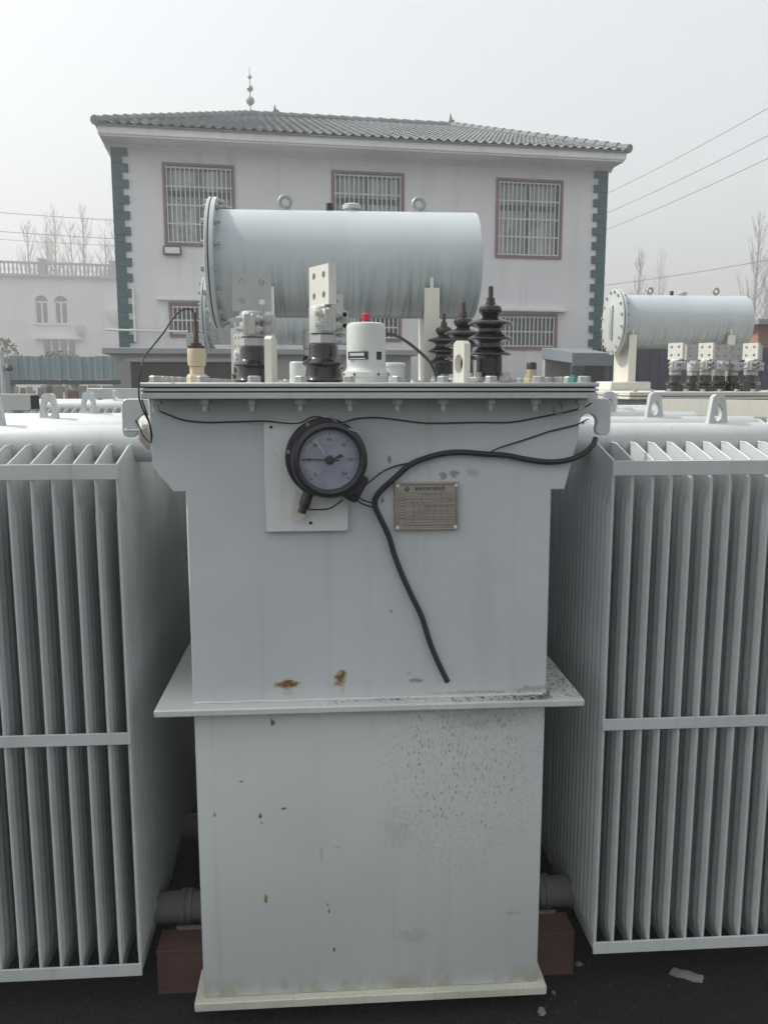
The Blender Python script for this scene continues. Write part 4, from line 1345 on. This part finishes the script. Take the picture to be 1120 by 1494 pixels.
# small bright shackle under the lid at right
o = put('wire_ring', MB().tube([(0.501 + .009 * math.cos(t_), 1.80 + .01 * math.sin(t_ * 2), 1.470 + .013 * math.sin(t_)) for t_ in [2 * math.pi * i / 16 for i in range(17)]], .0026, 8, 1).mesh('wire_ring', M['zinc']))
tag(o, 'small bright oval wire ring hanging under the lid near the right hook', 'ring')
# rag in the left hook
m = MB()
c0 = Vector((-0.393, 1.90, 1.409))
rnd = random.Random(5)
bmesh.ops.create_icosphere(m.bm, subdivisions=3, radius=1)
for v in m.bm.verts:
    d = v.co.copy()
    k_ = 1 + .45 * noise.noise(d * 1.8) + .25 * noise.noise(d * 4)
    v.co = c0 + Vector((d.x * .016 * k_ + .006 * d.z * -1, d.y * .014 * k_, d.z * .026 * k_))
o = put('rag', m.mesh('rag', M['rag'], 80))
tag(o, 'crumpled off white rag stuffed behind the left lifting hook', 'rag')
# dry dirt and leaf crumbs on the flange
m = MB()
rnd = random.Random(9)
for k in range(900):
    f = rnd.random()
    x = .63 - abs(rnd.gauss(0, .13)) if k < 780 else rnd.uniform(.0, .55)
    if x < -.2 or x > .585: continue
    y = rnd.uniform(1.818, 1.846) if x < .512 else rnd.uniform(1.82, 2.05)
    p = Vector((x, y, .8032 + rnd.uniform(.001, .004 if x < .5 else .008)))
    a1 = Vector((rnd.gauss(0, 1), rnd.gauss(0, 1), rnd.gauss(0, .35))).normalized() * rnd.uniform(.001, .0055)
    b1 = a1.cross(Vector((rnd.gauss(0, .3), rnd.gauss(0, .3), 1))).normalized() * rnd.uniform(.0006, .0018)
    m.bm.faces.new([m.bm.verts.new(p + q_) for q_ in (-a1, b1, a1, -b1)])
o = put('leaf_debris', m.mesh('leaf_debris', M['soil'], flat=True), kind='stuff')
tag(o, 'dry dirt and leaf crumbs lying on the right end of the tank flange', 'debris')

# ------------------------------------------------------------------ transformer behind (seen over and between the near one's parts)
DX, DY = -.36, 2.42
t2 = thing('power_transformer', 'second grey transformer hidden behind the near one with its conservator showing', 'transformer', (OX + DX, OY + DY, 0), 0, 'oil power transformers in the yard')
for nm, ky in (('lower_tank', 'tl'), ('upper_tank', 'tu'), ('mid_flange', 'mf'), ('base_plate', 'bp'), ('foot_channel', 'fc'), ('tank_flange', 'lid0'), ('gasket', 'lid1'), ('lid_rim', 'lid2'), ('lid', 'lid4')):
    put(nm, CACHE[ky], t2)
for s in (-1, 1):
    put('skid', MB().box((-.36, .35 * s - .06, 0), (.36, .35 * s + .06, .039)).mesh('skid', M['rust'], flat=True), t2)
conservator(t2, (.0, .42, 1.945), ZL + .001)
bush_lv(t2, (-.435, -.28, ZL), R(4), cw=R(-6), s=.95)
bush_lv(t2, (-.20, -.30, ZL), R(-62), cw=R(20), s=.95)
for y in (-.5, -.12, .25):
    bush_hv(t2, (.30, y, ZL))
lifting_plate(t2, (-.13, -.55, ZL), R(78), h=.09, w=.05, t=.016, hole=False, name='lifting_post')
for y in (.55, 1.0):
    radiator(t2, (-.465, y - .22, 0), -1, 22, first=.30, lug=False)
for x in (-1.02, -.72, -.60):
    lifting_plate(t2, (x, .33, 1.412), R(70), h=.07, w=.034, t=.014, mat='fin', name='lifting_lug')
put('cross_plate', MB().box((-1.30, .74, 1.425), (-.86, .76, 1.49), .003).box((-1.24, .76, 1.41), (-1.22, .80, 1.43)).mesh('cross_plate', M['paint_pale']), t2)

# ------------------------------------------------------------------ transformer on the right
t3 = thing('power_transformer', 'third grey transformer on the right with bushings in a row below its conservator', 'transformer', (2.63, 5.35, 0), 0, 'oil power transformers in the yard')
put('tank', MB().box((-.80, -.50, .06), (.80, .50, 1.43), .004).mesh('right_tank', M['paint']), t3)
put('base_plate', MB().box((-.84, -.54, .03), (.84, .54, .059), .002).mesh('right_base', M['paint']), t3)
for x in (-.5, .5):
    put('skid', MB().box((x - .06, -.6, 0), (x + .06, .6, .029)).mesh('skid', M['rust'], flat=True), t3)
put('tank_flange', MB().box((-.895, -.60, 1.4305), (.895, .60, 1.446), .002).mesh('right_flange', M['cream']), t3)
put('gasket', MB().box((-.885, -.59, 1.4462), (.885, .59, 1.4500)).mesh('right_gasket', M['rubber'], flat=True), t3)
put('lid', MB().box((-.895, -.60, 1.4502), (.895, .60, 1.4745), .003).mesh('right_lid', M['cream']), t3)
for k in range(18):
    put('lid_bolt', bolt_me, t3, (-.85 + .1 * k, -.565, 1.476), (0, 0, random.random()))
Z3 = 1.4748
for x, y, pr_, pm_ in ((-.558, -.42, -60, 'palm_sunlit'), (-.373, -.42, -62, 'palm_sunlit'), (-.357, -.2, 6, 'alu'), (-.185, -.2, 4, 'alu'), (-.089, -.18, 6, 'alu'), (-.101, -.42, -62, 'palm_sunlit'), (.03, -.2, 5, 'alu')):
    bush_lv(t3, (x, y, Z3), R(pr_), cw=R(pr_ / 2), pmat=pm_, s=1.02)
lifting_plate(t3, (.02, -.52, Z3), R(-30), h=.105, w=.075, t=.02)
eb2 = put('earth_bushing', MB().lathe([(.022, 0), (.022, .012), (.017, .014), (.019, .03), (.019, .06), (.012, .064), (.005, .066), (.004, .09), (0, .091)], 14).mesh('earth_bushing_b', M['brown_rod']), t3, (-.15, -.5, Z3))
conservator(t3, (-.165, .50, 1.942), Z3 + .001, (-.385, .30))
put('foot_bracket', MB().box((-.70, .30, Z3), (-.42, .62, Z3 + .06), .006).mesh('foot_bracket', M['cream']), t3)
for k, (y, xx) in enumerate(((-1.88, -1.50), (-1.42, -1.45))):
    radiator(t3, (xx, y, 0), 1, 24, first=.14, lug=False)
    lifting_plate(t3, (xx + .08 + .3 * k, y, 1.412), R(70), h=.075, w=.034, t=.014, mat='cream', name='lifting_lug')
# cream channel lying on the headers
sb = thing('steel_channel', 'long cream steel channel standing level behind the right radiators on thin legs', 'beam', (1.36, 3.36, 1.424), R(-42))
put('web', MB().box((0, .0, -.028), (1.1, .006, .034)).mesh('channel_web', M['cream'], flat=True), sb)
put('flange', MB().box((0, .0065, .028), (1.1, .06, .034)).mesh('channel_flange', M['cream'], flat=True), sb)
put('flange', MB().box((0, .0065, -.028), (1.1, .06, -.022)).mesh('channel_flange', M['cream'], flat=True), sb)
for lx in (.02, 1.05):
    put('leg', MB().box((lx, .012, -1.424), (lx + .03, .042, -.0285)).mesh('channel_leg', M['cream'], flat=True), sb)
wr = MB().tube([(.205, -.004, .036), (.20, -.008, .01), (.198, -.006, -.03)], .003, 6, 3).tube([(.213, -.004, .036), (.207, -.008, .0), (.203, -.006, -.03)], .003, 6, 3)
o = put('loose_wire', wr.mesh('loose_wire', M['wire']), None, (1.36, 3.36, 1.424), (0, 0, R(-42)))
tag(o, 'short navy strap of wire wrapped round the cream channel', 'wire', 'loose wires')
o = put('box_beam', MB().box((-1.2, 0, -.03), (0, .09, .035), .003).mesh('box_beam', M['paint_pale']), None, (-1.15, 3.42, 1.445), (0, 0, R(-4)))
tag(o, 'grey box section beam end standing level behind the left radiator headers', 'beam')
for lx in (-.08, -1.15):
    put('leg', MB().box((lx, .03, -1.445), (lx + .03, .06, -.0305)).mesh('beam_leg', M['paint_pale'], flat=True), o)
put('end_plug', MB().box((.0005, .008, -.024), (.004, .082, .029)).mesh('end_plug', M['slot'], flat=True), o)

# ------------------------------------------------------------------ litter on the asphalt
def pebble(label, x, y, r, flat, seed, mat='stone', cat='stone', group=None):
    m = MB()
    bmesh.ops.create_icosphere(m.bm, subdivisions=2, radius=1)
    for v in m.bm.verts:
        k_ = 1 + .5 * noise.noise(v.co * 1.5 + Vector((seed, 0, 0)))
        v.co = Vector((v.co.x * r * k_, v.co.y * r * .75 * k_, (v.co.z + .6) * r * flat * k_))
    o = put('stone', m.mesh('stone', M[mat]), None, (x, y, 0), (0, 0, seed))
    tag(o, label, cat, group)
pebble('small grey stone on the asphalt before the right tank foot', .513, 1.82, .012, .6, 1)
pebble('tiny pale pebble on the asphalt beside the right channel end', .56, 1.885, .006, .6, 2)
pebble('flat brown chip of grit under the right radiator', .655, 1.985, .011, .35, 3)
m = MB()
ps = [(-.040, -.010), (-.032, .012), (-.015, .009), (.006, .013), (.028, .008), (.042, .010), (.040, -.010), (.020, -.013), (-.004, -.009), (-.022, -.014)]
m.prism(ps, .002, .010, 'Z', RX(3))
for v in m.bm.verts: v.co.z += .003 * noise.noise(v.co * 60)
o = put('litter_strip', m.mesh('litter_strip', M['litter'], 20), None, (.918, 1.92, 0), (0, 0, R(-28)))
tag(o, 'flat grey scrap of litter on the asphalt under the right radiator', 'litter')
m = MB()
rnd = random.Random(21)
for k in range(1500):
    x, y = rnd.uniform(-1.5, 1.6), rnd.uniform(1.4, 2.6)
    r_ = rnd.uniform(.0012, .0034)
    p = Vector((x, y, r_ * .4))
    vs_ = [m.bm.verts.new(p + Vector(q_) * r_ * rnd.uniform(.7, 1.3)) for q_ in ((1, 0, -.3), (0, 1, -.3), (-1, 0, -.3), (0, -1, -.3), (0, 0, .8))]
    for i in range(4): m.bm.faces.new((vs_[i], vs_[(i + 1) % 4], vs_[4]))
o = put('grit', m.mesh('grit', weathered('grit_dark', (.045, .044, .042), .95, .4, .1, scale=30), flat=True), kind='stuff')
tag(o, 'loose fine grit scattered over the dark asphalt', 'grit')

# ------------------------------------------------------------------ haze
HAZE = .0085
hm = bpy.data.materials.new('haze_air')
hm.use_nodes = True
ht = hm.node_tree
ht.nodes.clear()
ho = ht.nodes.new('ShaderNodeOutputMaterial')
pv_ = ht.nodes.new('ShaderNodeVolumePrincipled')
pv_.inputs['Color'].default_value = (.985, .99, .995, 1)
pv_.inputs['Density'].default_value = HAZE
pv_.inputs['Anisotropy'].default_value = .28
ht.links.new(pv_.outputs[0], ho.inputs['Volume'])
put('haze', MB().box((-410, -70, -1), (410, 610, 24)).mesh('haze', hm, flat=True), kind='stuff')
